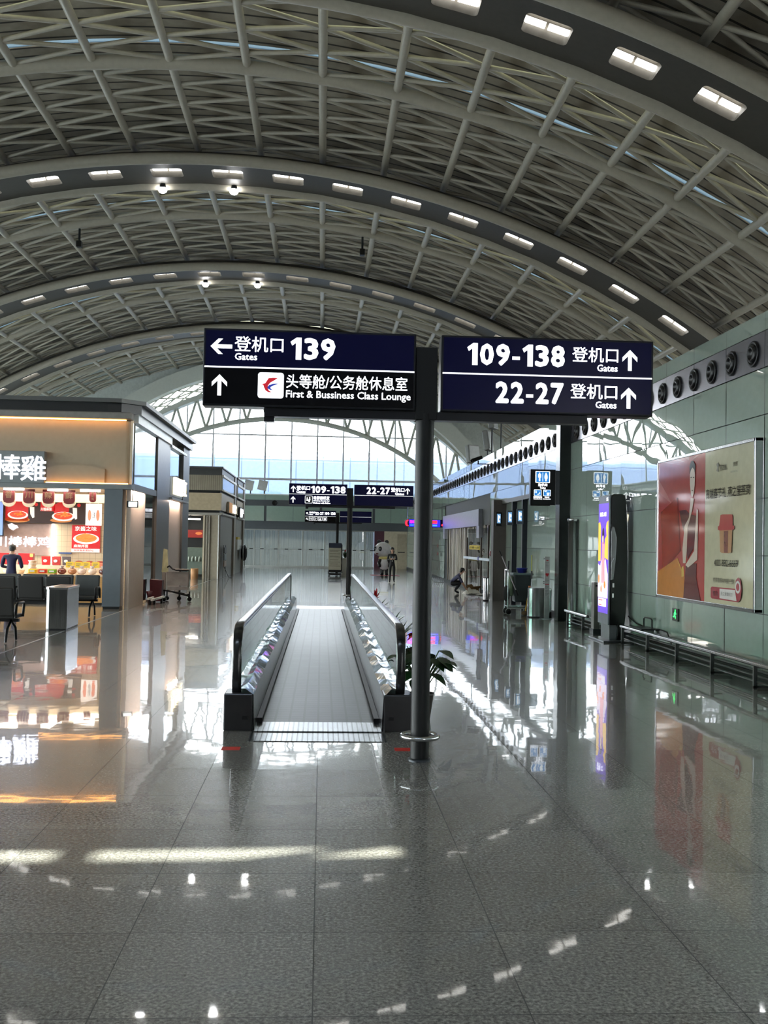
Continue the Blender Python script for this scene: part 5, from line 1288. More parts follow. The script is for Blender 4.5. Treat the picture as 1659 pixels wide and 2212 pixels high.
for i, (x, cname, rgb) in enumerate(((-7.33,'yellow',(236,206,50)),(-7.08,'red',(216,60,40)),(-6.84,'green',(120,176,40)))):
    o = thing('snack_pack', '%s snack pack standing in the wooden tray' % cname, 'snack', (x, 26.45, .79), 'snack packs in the tray'); b = MB(); b.box((x-.10,26.39,.792),(x+.10,26.53,.89)); b.build('pack', M('pack_'+cname, rgb, .35), o, bevel=.02); shape('pack_label', [rrect(.04,.03,.16,.07,.01)], FN(x-.10, 26.389, .792), WHITE, o, .002)
for i, (x, nm, rgb) in enumerate(((-7.30,'tall red',(206,40,40)),(-7.03,'red and grey',(176,60,60)),(-6.76,'dark grey',(84,76,80)))):
    o = thing('snack_bag', nm+' snack bag on the back shelf behind the tray', 'snack bag', (x, 27.6, .97)); b = MB(); b.add([(x-.10,27.55,.972),(x+.10,27.55,.972),(x+.10,27.65,.972),(x-.10,27.65,.972),(x-.13,27.59,1.20),(x+.11,27.59,1.20),(x+.11,27.61,1.20),(x-.13,27.61,1.20)], [(0,3,2,1),(4,5,6,7),(0,1,5,4),(1,2,6,5),(2,3,7,6),(3,0,4,7)]); b.build('bag', M('bag_'+str(i), rgb, .35), o, bevel=.01); shape('bag_label', [ell(.09,.10,.05,.04,12)], FN(x-.10, 27.549, .98), WHITE, o, .03)
for i, x in enumerate((-6.52,-6.30,-6.10,-5.86)):
    o = thing('price_tag', 'yellow price card on a clip over the wrapped food, %s from the left' % ['first','second','third','fourth'][i], 'price card', (x, 26.95, .76), 'yellow price cards'); b = MB(); b.tube([(x,26.95,.762),(x,26.95,.94)], .006, 6); b.build('stem', CHROME, o); b = MB(); b.prism(rrect(x-.10,.93,x+.10,1.08,.02), FN(0,26.94,0), .008); b.build('card', M('price_yellow', (216,190,60), .45), o)
    shape('price_line', [rect(x-.06,1.02,x+.06,1.035), rect(x-.06,.98,x+.03,.993)], FN(0,26.93,0), M('print_ink', (90,90,110), .5), o, .002)
for i, (x, rgb) in enumerate(((-6.62,(120,52,40)),(-6.36,(176,120,80)),(-6.12,(214,190,176)),(-5.86,(226,206,190)),(-5.58,(70,30,36)))):
    o = thing('wrapped_food', 'shiny film wrapped food pack on the counter, %s from the left' % ['first','second','third','fourth','fifth'][i], 'food pack', (x, 26.55, .76), 'film wrapped packs on the counter'); b = MB(); b.ball((x,26.55,.845), (.115,.11,.082), 12, 6); b.build('pack', M('wrap_%d' % i, rgb, .12, spec=.9, bump=.01, bscale=14), o)
    b = MB(); b.lathe((x,26.55,.915), [(.03,0),(.05,.05),(.07,.07)], 8); b.build('film_tuft', M('film_clear', (224,214,210), .15), o)
for i, x in enumerate((-6.42,-6.14,-5.86)):
    o = thing('food_tray', 'clear tray of cooked meat on the shelf behind the price cards, %s' % ['left','middle','right'][i], 'tray', (x, 27.5, .94), 'meat trays on the back shelf'); b = MB(); b.box((x-.13,27.4,.935),(x+.13,27.6,1.05)); b.build('tray', M('tray_pink', (206,130,110), .3), o, bevel=.02); b = MB(); b.ball((x,27.5,1.05), (.11,.08,.05)); b.build('meat', M('cooked_meat', (150,64,48), .4), o)
# hanging exit sign at the stall corner
o = thing('exit_sign', 'small lit white exit box hanging beside the stall column', 'exit sign', (-4.55, 24.9, 2.5)); b = MB(); b.box((-4.72,24.90,2.46),(-4.45,24.97,2.62)); b.build('box', DARKM, o); shape('lit_face', [rect(.05,.02,.25,.14)], FN(-4.72, 24.899, 2.46), M('exit_white', (230,245,240), .4, emit=3), o, .003); b = MB(); b.tube([(-4.585,24.93,2.62),(-4.585,24.93,2.90)], .008, 6); b.build('stem', DARKM, o)

# ---- second and third stall further up
def stall2(y0, y1, xf, xs, label, n):
    o = thing('shop_stall', label, 'stall', (xf-1, y0, 0))
    q = lambda nm, a, c, m, bv=0: MB().box(a, c).build(nm, m, o, bevel=bv)
    q('roof_slab', (xf-8,y0-.08,4.86),(xs+.06,y1,4.95), grey_b, .02); q('dark_band', (xf-8,y0,4.57),(xs,y1,4.86), M('stall2_dark_band', (58,60,60), .45))
    q('ribbed_fascia', (xf-8,y0-.03,3.90),(xs,y1-.05,4.57), lines_mat('ribbed_fascia', (146,138,120), (112,104,88), 'X', .09, .025, .5))
    q('shadow_gap', (xf-8,y0+.08,3.78),(xs-.08,y1-.1,3.90), BLACK); q('lower_fascia', (xf-8,y0-.02,3.02),(xs,y1-.05,3.78), M('stall2_beige', (176,160,132), .45)); q('shadow_gap', (xf-8,y0+.08,2.91),(xs-.08,y1-.1,3.02), BLACK)
    q('soffit', (xf-8,y0-.04,2.80),(xs+.02,y1-.05,2.91), M('stall2_soffit', (150,146,138), .45))
    q('pale_ledge', (xs,y0+.1,3.88),(xs+.07,y1-.1,3.95), WHITE); q('pale_ledge', (xs,y0+.1,4.50),(xs+.07,y1-.1,4.60), WHITE); q('pale_ledge', (xs,y0+.1,2.84),(xs+.07,y1-.1,2.90), WHITE)
    q('side_glass', (xs-.02,y0+.2,3.95),(xs+.02,y1-.2,4.50), M('stall2_side_glass', (140,150,148), .12))
    q('side_wall', (xs-.12,y0+.15,0),(xs-.04,y1-.1,2.82), M('stall2_side_wall', (122,116,104), .4)); q('end_pier', (xs-.10,y1-.9,0),(xs+.05,y1,4.85), M('stall2_pier', (150,140,130), .4))
    return o
o = stall2(45.3, 52.4, -4.55, -4.45, 'second stall up the left side, beige bands over a dark interior', 2)
b = MB(); b.box((-5.24,45.32,0),(-4.50,45.6,2.80)); b.build('corner_pier', M('stall2_corner', (150,140,122), .45), o)
for x in (-5.22,-5.10,-4.99): b = MB(); b.box((x,45.26,0),(x+.06,45.34,2.78)); b.build('pier_fin', CHROME if x > -5.15 else M('fin_cream', (196,184,160), .4), o)
b = MB(); b.box((-4.58,45.27,0),(-4.535,45.33,2.80)); b.build('corner_trim', WHITE, o)
b = MB(); b.box((-9,48.0,0),(-5.2,48.1,2.8)); b.build('back_wall', M('stall2_black_back', (12,13,14), .4), o)
b = MB(); b.box((-4.42,47.7,2.98),(-4.33,51.3,3.50)); sb = b.build('side_sign', M('side_sign_pale', (188,180,166), .4), o); b = MB(); b.box((-4.33,47.8,3.0),(-4.325,49.4,3.48)); b.build('orange_block', M('orange_block', (226,150,40), .4, emit=.3), sb)
text('lettering', '面馆', FE(-4.325, 49.5, 3.02), 0, 1.7, 0, .42, M('side_sign_glow', (255,246,224), .5, emit=1.4), sb, .03, .05)
o = thing('red_banner', 'red food banner inside the dark second stall', 'banner', (-5.9, 47.8, 1.9)); b = MB(); b.box((-6.6,47.7,1.80),(-5.24,47.74,2.16)); b.build('banner', M('banner_red', (150,30,24), .4, emit=.12), o); shape('dish_picture', [ell(.9,.2,.16,.07,12), ell(1.25,.24,.09,.06,10)], FN(-6.6, 47.698, 1.80), M('banner_dish', (220,120,60), .4, emit=.2), o, .003)
o = thing('display_fridge', 'grey glass fridge of bottles in the second stall', 'fridge', (-5.8, 47.3, 0)); b = MB(); b.box((-6.5,46.9,.12),(-5.30,47.6,1.35)); b.build('body', M('fridge_grey', (92,104,96), .25), o, bevel=.02)
b = MB()
for i in range(7): b.lathe((-6.35+.16*i,46.86,.72), [(.0,0),(.035,0),(.035,.16),(.014,.22),(.0,.22)], 8)
b.build('bottle_row', M('bottle_pale', (170,180,170), .2), o)
o = thing('ceiling_lamp', 'lit lamp panel under the soffit of the second stall', 'lamp', (-5.75, 46, 2.62)); b = MB(); b.box((-6.3,45.9,2.60),(-5.45,46.15,2.66)); b.build('panel', coolw, o); b = MB(); b.box((-5.9,46,2.66),(-5.86,46.04,2.80)); b.build('stem', DARKM, o)
area('shop_light', (-6.2, 46.4, 2.55), (0,0,0), 1.2, .8, 16, (1,.9,.75))
o = thing('paper_sack', 'standing kraft paper sack at the front of the second stall', 'sack', (-5.55, 45.0, 0)); b = MB(); b.lathe((-5.55,45.2,0), [(.0,0),(.16,0),(.17,.44),(.15,.44),(.14,.3),(0,.3)], 14); b.build('sack', M('kraft_paper', (180,130,86), .7), o)
o = thing('magazine_rack', 'black wire magazine rack against the second stall side wall', 'rack', (-4.3, 46.5, 0))
b = MB(); b.tube([(-4.38,45.9,.02),(-4.38,45.9,1.48)], .012, 6); b.tube([(-4.38,47.0,.02),(-4.38,47.0,1.48)], .012, 6); b.tube([(-4.38,46.4,.5),(-4.16,46.4,.02),(-4.05,46.5,.02)], .012, 6)
for z in (.5,.8,1.1,1.45): b.tube([(-4.38,45.9,z),(-4.38,47.0,z)], .01, 6)
b.build('frame', BLACK, o)
for i, z in enumerate((.52,.82,1.12)): b = MB(); b.box((-4.37,45.95,z),(-4.33,46.95,z+.26)); b.build('magazines', M('rack_mags_%d' % i, ((176,150,130),(130,140,146),(70,74,80))[i], .4, var=.35, scale=14), o)
o = stall2(52.9, 57.6, -4.55, -4.40, 'third stall farthest up the left side with a lit white side sign', 3)
b = MB(); b.box((-4.37,53.6,2.86),(-4.30,55.6,3.45)); sb = b.build('side_sign', M('sign_case_dark', (40,44,50), .4), o); text('lettering', '特产', FE(-4.30, 53.7, 2.92), 0, 1.8, 0, .46, white_e, sb, .03, .05)
b = MB(); b.box((-4.45,53.2,1.2),(-4.36,55.8,1.75)); b.build('notice_board', M('white_notice', (206,206,200), .4), o); b = MB(); b.box((-4.45,53.2,1.75),(-4.36,54.8,1.88)); b.build('yellow_notice', yel, o)
o = thing('clothes_rack', 'black clothes hung on a rack by the third stall', 'clothes rack', (-4.2, 55.6, 0)); b = MB(); b.tube([(-4.2,55.0,0),(-4.2,55.0,1.5),(-4.2,56.4,1.5),(-4.2,56.4,0)], .02, 6); b.build('rail', CHROME, o); b = MB()
for i in range(6): b.ball((-4.2,55.15+.2*i,1.02), (.14,.08,.42), 10, 6)
b.build('clothes', M('black_clothes', (16,16,20), .8), o)

# ---- luggage trolley, red crate with white guard bars
o = thing('luggage_trolley', 'silver luggage trolley with a tall pale panel by the stalls', 'trolley', (-3.85, 28.6, 0))
alu = M('trolley_silver', (176,170,164), .3, .7)
b = MB(); b.add([(-4.40,28.5,.80),(-4.20,28.42,.80),(-4.24,28.42,1.42),(-4.36,28.5,1.45),(-4.40,28.56,.80),(-4.20,28.48,.80),(-4.24,28.48,1.42),(-4.36,28.56,1.45)], [(0,1,2,3),(7,6,5,4),(0,4,5,1),(1,5,6,2),(2,6,7,3),(3,7,4,0)]); b.build('advert_panel', M('trolley_panel', (182,184,150), .4, var=.2, scale=5), o)
b = MB(); b.box((-4.36,28.46,.20),(-4.28,28.56,.80)); b.tube([(-4.37,28.5,.3),(-4.37,28.5,.8)], .02, 8); b.build('mast', alu, o)
b = MB(); b.tube([(-4.22,28.35,.94),(-4.16,28.3,.98),(-4.06,28.2,.90),(-3.96,28.2,.87),(-3.62,28.2,.87)], .022, 8); b.build('handle', BLACK, o)
b = MB(); b.tube([(-3.98,28.18,.895),(-3.62,28.18,.895)], .014, 8); b.tube([(-3.60,28.2,.89),(-3.64,28.35,.35)], .02, 8); b.tube([(-4.24,28.25,.8),(-4.24,28.3,.3)], .02, 8); b.build('frame', alu, o)
b = MB(); b.box((-4.24,28.28,.44),(-3.63,28.32,.82)); b.box((-4.20,28.3,.32),(-3.65,28.34,.42)); b.build('basket', M('trolley_basket', (150,148,146), .35, .5, var=.2, scale=4), o)
b = MB(); b.tube([(-4.45,28.3,.30),(-4.2,28.3,.305),(-3.95,28.35,.24),(-3.66,28.45,.16),(-3.60,28.5,.08)], .025, 8); b.tube([(-4.45,28.8,.30),(-3.66,28.9,.16)], .025, 8); b.bar((-4.1,28.3,.27),(-4.1,28.85,.27),.06,.03); b.bar((-3.75,28.4,.19),(-3.75,28.9,.19),.06,.03); b.build('base_frame', BLACK, o)
for x, y in ((-4.28,28.3),(-3.62,28.5),(-3.95,28.85),(-4.28,28.8)): b = MB(); b.lathe((x,y-.02,.065), [(.0,0),(.06,0),(.06,.05),(0,.05)], 12, axis='Y'); b.tube([(x,y,.08),(x,y,.28)], .02, 6); b.build('wheel', BLACK, o)
o = thing('waste_crate', 'dark red box behind the white guard bar beside the trolley', 'box', (-4.45, 28.0, 0)); b = MB(); b.add([(-4.60,27.9,.03),(-4.30,27.9,.03),(-4.30,28.18,.03),(-4.60,28.18,.03),(-4.62,27.88,.62),(-4.28,27.88,.60),(-4.28,28.18,.60),(-4.62,28.18,.62)], [(0,3,2,1),(4,5,6,7),(0,1,5,4),(1,2,6,5),(2,3,7,6),(3,0,4,7)]); b.build('box', M('crate_maroon', (62,16,24), .45), o, bevel=.01)
o = thing('guard_bar', 'white low bumper bar along the stall side beside the dark red box', 'bar', (-4.3, 29, 0)); b = MB(); b.bar((-4.42,26.5,.17),(-4.40,27.2,.17),.05,.05); b.bar((-4.36,26.7,.13),(-4.22,27.84,.16),.05,.05); b.build('rail', WHITE, o)
b = MB()
for x, y in ((-4.42,26.8),(-4.33,26.95),(-4.245,27.6)): b.box((x-.03,y,0),(x+.03,y+.05,.15))
b.build('foot', BLACK, o)
o = thing('stall_column_box', 'small maroon display bowl low by the showcase glass', 'box', (-4.55, 27.6, 0)); b = MB(); b.lathe((-4.56,27.5,.0), [(.0,0),(.04,0),(.05,.2),(.09,.32),(.0,.32)], 12); b.build('bowl', M('crate_maroon', (62,16,24), .45), o)

# ---- waiting seats
seatm = M('seat_black_leather', (27,26,24), .5, var=.06); seatg = M('seat_lit_front', (62,66,66), .5); legm = M('seat_leg_steel', (30,30,32), .35, .6)  # seatg: the same seats, light on their fronts put into a greyer colour
def bench(x0, n, y, face, label, group=None, mat=None):
    """row of n seats starting at x0 (left), backs towards the camera when face=+1"""
    mat = mat or seatm; W = .57; f = face
    o = thing('seat_row', label, 'seats', (x0+n*W/2, y, 0), group)
    b = MB(); b.box((x0,y+f*.20-.03,.33),(x0+n*W,y+f*.20+.03,.38)); b.build('beam', legm, o)
    for i in range(n):
        x = x0+i*W+.02; xe = x+W-.04
        b = MB(); R = Matrix.Translation((0,y,.40)) @ Matrix.Rotation(f*.16, 4, 'X'); b.T = R; b.box((x,-.035,.03),(xe,.035,.50)); b.build('backrest', mat, o, bevel=.03, segs=3)
        b = MB(); ya, yb = sorted((y+f*.02, y+f*.50)); b.box((x,ya,.385),(xe,yb,.45)); b.build('seat', mat, o, bevel=.025, segs=3)
    for i in range(n+1):
        x = x0+i*W; b = MB(); b.tube([(x,y-f*.0,.40),(x,y+f*.03,.60),(x,y+f*.10,.635),(x,y+f*.42,.635),(x,y+f*.46,.60),(x,y+f*.40,.40)], .022, 8); b.build('armrest', BLACK, o)
    for x in ([x0+.12, x0+n*W-.12] if n > 1 else [x0+W-.10]):
        for yy in (-.04, .42):
            b = MB(); b.tube([(x,y+f*.18,.35),(x,y+f*yy,.22),(x,y+f*(yy+(-.05 if yy < 0 else .05)),.015)], .022, 8); b.build('leg', legm, o)
bench(-7.15, 4, 16.55, 1, 'nearest row of black seats cut by the left edge of the picture', None) if False else bench(-7.17, 4, 16.75, 1, 'nearest row of black seats, cut off by the left picture edge')
bench(-8.60, 6, 21.7, 1, 'second row of black seats behind the steel bin')
bench(-7.12, 4, 22.75, -1, 'lit grey fronted row of seats facing the camera behind the second row', None, seatg)

# ---- big steel bin
o = thing('recycling_bin', 'tall brushed steel bin with rounded front next to the seats', 'bin', (-4.85, 19.6, 0))
pl = [(-4.64,19.05),(-4.70,20.2),(-5.04,20.2),(-5.05,19.25)]+[(-4.95-.10*math.cos(a), 19.22-.17*math.sin(a)) for a in (.3,.7,1.1,1.4)]
Fz = lambda z: (Vector((0,0,z)), Vector((1,0,0)), Vector((0,1,0)), Vector((0,0,1)))
b = MB(); b.prism(pl, Fz(.035), .72); b.build('body', M('bin_dark_steel', (120,122,122), .24, 1.0, stretch=(30,30,.5), scale=3, var=.25), o)
b = MB(); b.prism([(x*1.0+(.012 if x > -4.8 else -.012), y) for x, y in pl], Fz(.755), .04); b.build('rim', CHROME, o)
b = MB(); b.prism([(-4.72,19.22),(-4.76,20.05),(-4.97,20.05),(-4.96,19.3)], Fz(.795), .004); b.build('opening', BLACK, o)
b = MB(); b.prism([(x+(-.01 if x > -4.8 else .01), y) for x, y in pl], Fz(0), .035); b.build('plinth', BLACK, o)

# =================================================================== PEOPLE
skinm = M('skin', (190,148,124), .5); hairm = M('black_hair', (18,15,15), .5); suit = M('black_suit', (16,17,20), .7); navyc = M('navy_uniform', (22,24,62), .7); bluesh = M('grey_blue_shirt', (78,80,108), .7); trous = M('dark_trousers', (16,17,24), .7); shoe = M('black_shoe', (12,12,12), .35)
def figure(name, label, origin, rot, scale, J, E, zones, extra=None):
    """one continuous body grown over a skeleton; zones pick the clothing of each stretch"""
    o = thing(name, label, 'person', origin)
    names = list(J); idx = {n: i for i, n in enumerate(names)}
    T = Matrix.Rotation(rot, 4, 'Z') @ Matrix.Scale(scale, 4)
    me = bpy.data.meshes.new('body_tmp'); me.from_pydata([tuple(T @ Vector(J[n][0])) for n in names], [(idx[a], idx[c]) for a, c in E], [])
    t = bpy.data.objects.new('body_tmp', me); COL.objects.link(t)
    sk = t.modifiers.new('skin', 'SKIN'); sk.branch_smoothing = .6
    for n in names:
        v = me.skin_vertices[0].data[idx[n]]; r = J[n][1]; r = (r, r) if not isinstance(r, tuple) else r
        v.radius = (r[0]*scale, r[1]*scale); v.use_root = (n == 'pelvis')
    ss = t.modifiers.new('subsurf', 'SUBSURF'); ss.levels = 2; ss.render_levels = 2
    dg = bpy.context.evaluated_depsgraph_get(); dg.update()
    bm_ = bpy.data.meshes.new_from_object(t.evaluated_get(dg)); bpy.data.objects.remove(t)
    bm_.name = 'body'; mats = []
    segm = [(T @ Vector(J[a][0]), T @ Vector(J[c][0]), a, c) for a, c in E]
    for z, m in zones.items():
        if m not in mats: mats.append(m)
    bm_.materials.clear()
    for m in mats: bm_.materials.append(m)
    for p in bm_.polygons:
        best, bz = 1e9, None
        for a, c, na, nc in segm:
            d = c-a; tt = max(0, min(1, (p.center-a).dot(d)/d.length_squared)); q = (p.center-a-d*tt).length
            if q < best: best = q; bz = nc
        m = next((zones[z] for z in zones if bz.startswith(z)), mats[0]); p.material_index = mats.index(m); p.use_smooth = True
    b = bpy.data.objects.new('body', bm_); COL.objects.link(b); b.parent = o; ORG[b.name] = Vector(origin)
    W = Matrix.Translation(origin) @ T
    return o, W
def hand(J, E, wrist, palm, d, side, up, tag_):
    """palm with four unequal fingers and a thumb from its side"""
    d, side = Vector(d).normalized(), Vector(side).normalized(); n = d.cross(side); P = Vector(J[palm][0])
    for i, L in enumerate((.066,.076,.070,.055)):
        base = P+d*.022+side*(-.026+.0175*i); a = base+d*L*.55+n*up*.012; c = base+d*L*.85+n*up*.034
        for k, (q, r) in enumerate(((base,.0095),(a,.0085),(c,.007))):
            J['hand_%s_f%d_%d' % (tag_, i, k)] = (tuple(q), r)
        E += [(palm, 'hand_%s_f%d_0' % (tag_, i)), ('hand_%s_f%d_0' % (tag_, i), 'hand_%s_f%d_1' % (tag_, i)), ('hand_%s_f%d_1' % (tag_, i), 'hand_%s_f%d_2' % (tag_, i))]
    a = P-side*.036+d*.0; c = a-side*.012+d*.038+n*up*.016
    J['hand_%s_t0' % tag_] = (tuple(a), .011); J['hand_%s_t1' % tag_] = (tuple(c), .008)
    E += [(palm, 'hand_%s_t0' % tag_), ('hand_%s_t0' % tag_, 'hand_%s_t1' % tag_)]
def face_parts(o, W, c, f, r=.09):
    """nose, eyes, mouth and ears on a head centred at c looking along f (figure space)"""
    c, f = Vector(c), Vector(f).normalized(); s = f.cross(Vector((0,0,1))).normalized(); u = s.cross(f)
    b = MB(W); 
    for k in (-1, 1): b.ball(tuple(c+f*r*.86+s*k*.032+u*.012), .011, 8, 6)
    b.build('eye', M('eye_dark', (24,18,18), .3), o)
    b = MB(W); b.ball(tuple(c+f*r*.99-u*.014), (.013,.016,.022), 8, 6); b.build('nose', skinm, o)
    b = MB(W); b.ball(tuple(c+f*r*.87-u*.048), (.024,.012,.008), 8, 6); b.build('mouth', M('lip', (150,84,80), .5), o)
    b = MB(W)
    for k in (-1, 1): b.ball(tuple(c+s*k*r*.88-u*.005), (.014,.02,.03), 8, 6)
    b.build('ear', skinm, o)
# -- woman in black looking at her phone
J = {'pelvis': ((0,0,.93),(.135,.10)), 'torso_waist': ((0,0,1.08),(.115,.085)), 'torso_chest': ((0,.01,1.27),(.145,.10)), 'torso_neckbase': ((0,.0,1.40),(.08,.06)), 'neck': ((0,-.01,1.46),.048), 'head': ((0,-.03,1.555),(.076,.088)), 'headtop': ((0,-.02,1.625),(.07,.08)),
     'legl_hip': ((.085,0,.86),.092), 'legl_knee': ((.095,-.01,.48),.062), 'legl_ankle': ((.10,.02,.10),.045), 'shoel': ((.115,-.12,.035),.033),
     'legr_hip': ((-.085,0,.86),.092), 'legr_knee': ((-.095,-.01,.48),.062), 'legr_ankle': ((-.10,.02,.10),.045), 'shoer': ((-.115,-.12,.035),.033),
     'arml_sh': ((.165,.01,1.35),.058), 'arml_el': ((.215,-.03,1.10),.045), 'arml_wr': ((.095,-.22,1.13),.030), 'handl_palm': ((.05,-.25,1.15),(.034,.018)),
     'armr_sh': ((-.165,.01,1.35),.058), 'armr_el': ((-.215,-.03,1.10),.045), 'armr_wr': ((-.095,-.22,1.13),.030), 'handr_palm': ((-.05,-.25,1.15),(.034,.018))}
E0 = [('pelvis','torso_waist'),('torso_waist','torso_chest'),('torso_chest','torso_neckbase'),('torso_neckbase','neck'),('neck','head'),('head','headtop'),('pelvis','legl_hip'),('legl_hip','legl_knee'),('legl_knee','legl_ankle'),('legl_ankle','shoel'),('pelvis','legr_hip'),('legr_hip','legr_knee'),('legr_knee','legr_ankle'),('legr_ankle','shoer'),('torso_chest','arml_sh'),('arml_sh','arml_el'),('arml_el','arml_wr'),('arml_wr','handl_palm'),('torso_chest','armr_sh'),('armr_sh','armr_el'),('armr_el','armr_wr'),('armr_wr','handr_palm')]
Ew = list(E0); hand(J, Ew, 'arml_wr', 'handl_palm', (-.7,-.5,.4), (.1,.3,.9), 1, 'l'); hand(J, Ew, 'armr_wr', 'handr_palm', (.7,-.5,.4), (.1,.3,.9), -1, 'r')
Z = {'hand': skinm, 'neck': skinm, 'head': skinm, 'shoe': shoe, 'leg': suit, 'torso': suit, 'arm': suit, 'pelvis': suit}
o, W = figure('person', 'person in a black suit standing and looking down at a phone, near the panda', (3.05,43.9,0), 0.0, .905, J, Ew, Z)
face_parts(o, W, (0,-.035,1.56), (0,-.95,-.25))
b = MB(W); b.ball((0,.0,1.60), (.096,.10,.098), 16, 10); b.ball((.055,.02,1.50), (.05,.07,.12), 10, 8); b.ball((-.055,.02,1.50), (.05,.07,.12), 10, 8); b.build('hair', hairm, o)
b = MB(W); b.box((-.06,-.30,1.02),(-.02,-.13,1.06)) if False else b.prism([(-.02,1.02),(.02,1.02),(.02,1.06),(-.02,1.06)], (Vector((0,-.115,0)), Vector((1,0,0)), Vector((0,0,1)), Vector((0,-1,0))), .01); b.build('badge', WHITE, o)
op = thing('phone', 'pale phone held in both hands by the person in black', 'phone', (3.05,43.65,1.05)); b = MB(W); b.box((-.035,-.315,1.14),(.035,-.300,1.25)); b.build('body', M('phone_pale', (150,150,160), .3), op)
# -- squatting worker
J = {'pelvis': ((-.20,0,.34),(.125,.11)), 'torso_waist': ((-.15,0,.47),(.115,.10)), 'torso_chest': ((-.01,0,.60),(.13,.10)), 'torso_neckbase': ((.09,0,.68),(.07,.06)), 'neck': ((.13,0,.73),.046), 'head': ((.185,0,.795),(.078,.086)), 'headtop': ((.18,0,.85),(.07,.075)),
     'legl_hip': ((-.20,.10,.33),.09), 'legl_knee': ((.13,.13,.44),.06), 'legl_ankle': ((-.07,.11,.10),.045), 'shoel': ((.08,.12,.035),.034),
     'legr_hip': ((-.20,-.10,.33),.09), 'legr_knee': ((.11,-.13,.40),.06), 'legr_ankle': ((-.10,-.11,.12),.045), 'shoer': ((.05,-.12,.035),.034),
     'arml_sh': ((.03,.16,.62),.055), 'arml_el': ((.17,.15,.40),.042), 'skinarml_wr': ((.30,.08,.21),.028), 'handl_palm': ((.345,.07,.165),(.033,.018)),
     'armr_sh': ((.03,-.16,.62),.055), 'armr_el': ((.15,-.17,.40),.042), 'skinarmr_wr': ((.29,-.09,.19),.028), 'handr_palm': ((.335,-.08,.145),(.033,.018))}
Es = [(a.replace('arml_wr','skinarml_wr').replace('armr_wr','skinarmr_wr'), c.replace('arml_wr','skinarml_wr').replace('armr_wr','skinarmr_wr')) for a, c in E0]
hand(J, Es, 'skinarml_wr', 'handl_palm', (.7,0,-.7), (.1,1,0), 1, 'l'); hand(J, Es, 'skinarmr_wr', 'handr_palm', (.7,0,-.7), (.1,-1,0), 1, 'r')
Z = {'hand': skinm, 'skinarm': skinm, 'neck': skinm, 'head': skinm, 'shoe': shoe, 'leg': trous, 'torso': bluesh, 'arm': bluesh, 'pelvis': trous}
o, W = figure('person', 'squatting person in a grey blue shirt gathering white sheets on the floor', (4.70,35.0,0), 0.0, 1.0, J, Es, Z)
face_parts(o, W, (.195,0,.795), (.95,0,-.3))
b = MB(W); b.ball((.165,0,.835), (.092,.092,.075), 16, 10); b.ball((.12,0,.79), (.05,.08,.07), 12, 8); b.build('hair', hairm, o)
# -- man in a navy suit at the counter, seen from behind
J = {'pelvis': ((0,0,.93),(.14,.11)), 'torso_waist': ((0,0,1.08),(.14,.10)), 'torso_chest': ((0,.01,1.27),(.175,.115)), 'torso_neckbase': ((0,.02,1.41),(.10,.07)), 'neck': ((0,.03,1.47),.055), 'head': ((0,.05,1.565),(.082,.095)), 'headtop': ((0,.05,1.63),(.074,.082)),
     'legl_hip': ((.09,0,.86),.098), 'legl_knee': ((.10,.02,.48),.068), 'legl_ankle': ((.10,-.01,.10),.05), 'shoel': ((.11,.14,.04),.038),
     'legr_hip': ((-.09,0,.86),.098), 'legr_knee': ((-.10,.02,.48),.068), 'legr_ankle': ((-.10,-.01,.10),.05), 'shoer': ((-.11,.14,.04),.038),
     'arml_sh': ((.20,.0,1.36),.068), 'arml_el': ((.27,.02,1.08),.055), 'arml_wr': ((.20,.24,1.04),.036), 'handl_palm': ((.18,.31,1.04),(.036,.02)),
     'armr_sh': ((-.20,.0,1.36),.068), 'armr_el': ((-.27,.02,1.08),.055), 'armr_wr': ((-.20,.24,1.04),.036), 'handr_palm': ((-.18,.31,1.04),(.036,.02))}
Em = list(E0); hand(J, Em, 'arml_wr', 'handl_palm', (0,1,-.1), (-1,0,0), 1, 'l'); hand(J, Em, 'armr_wr', 'handr_palm', (0,1,-.1), (1,0,0), -1, 'r')
Z = {'hand': skinm, 'neck': skinm, 'head': skinm, 'shoe': shoe, 'leg': navyc, 'torso': navyc, 'arm': navyc, 'pelvis': navyc}
o, W = figure('person', 'person in a navy suit standing at the snack counter, seen from behind', (-7.68,25.85,0), 0.0, .90, J, Em, Z)
face_parts(o, W, (0,.055,1.56), (0,.97,-.1), .10)
b = MB(W); b.ball((0,.035,1.60), (.095,.105,.09), 16, 10); b.ball((0,.0,1.555), (.085,.06,.075), 12, 8); b.build('hair', M('greying_hair', (52,50,50), .6), o)

# ---- heap of white sheets beside the squatting worker
def heap(name, label, pts, h, mat, seed, cat='sheet'):
    rnd = random.Random(seed); x0, y0, x1, y1 = pts; nx, ny = 12, 8; vs = []; fs = []
    for j in range(ny+1):
        for i in range(nx+1):
            u, v = i/nx, j/ny; e = min(1, 4*min(u, 1-u))*min(1, 4*min(v, 1-v)); z = .006+h*e*(.35+.65*rnd.random())*(1-u*.7)
            vs.append((x0+(x1-x0)*u+rnd.uniform(-.02,.02), y0+(y1-y0)*v+rnd.uniform(-.02,.02), z))
    for j in range(ny):
        for i in range(nx): k = j*(nx+1)+i; fs.append((k,k+1,k+nx+2,k+nx+1))
    b = MB(); b.add(vs, fs, True); o = b.build(name, mat, None, org=((x0+x1)/2,(y0+y1)/2,0)); m = o.modifiers.new('solid', 'SOLIDIFY'); m.thickness = .006; return tag(o, label, cat)
sheetm = M('dusty_white_sheet', (214,210,200), .7, var=.12, scale=4)
heap('dust_sheet', 'crumpled white sheet spread in front of the squatting person', (4.93,34.75,5.58,35.5), .30, sheetm, 2)
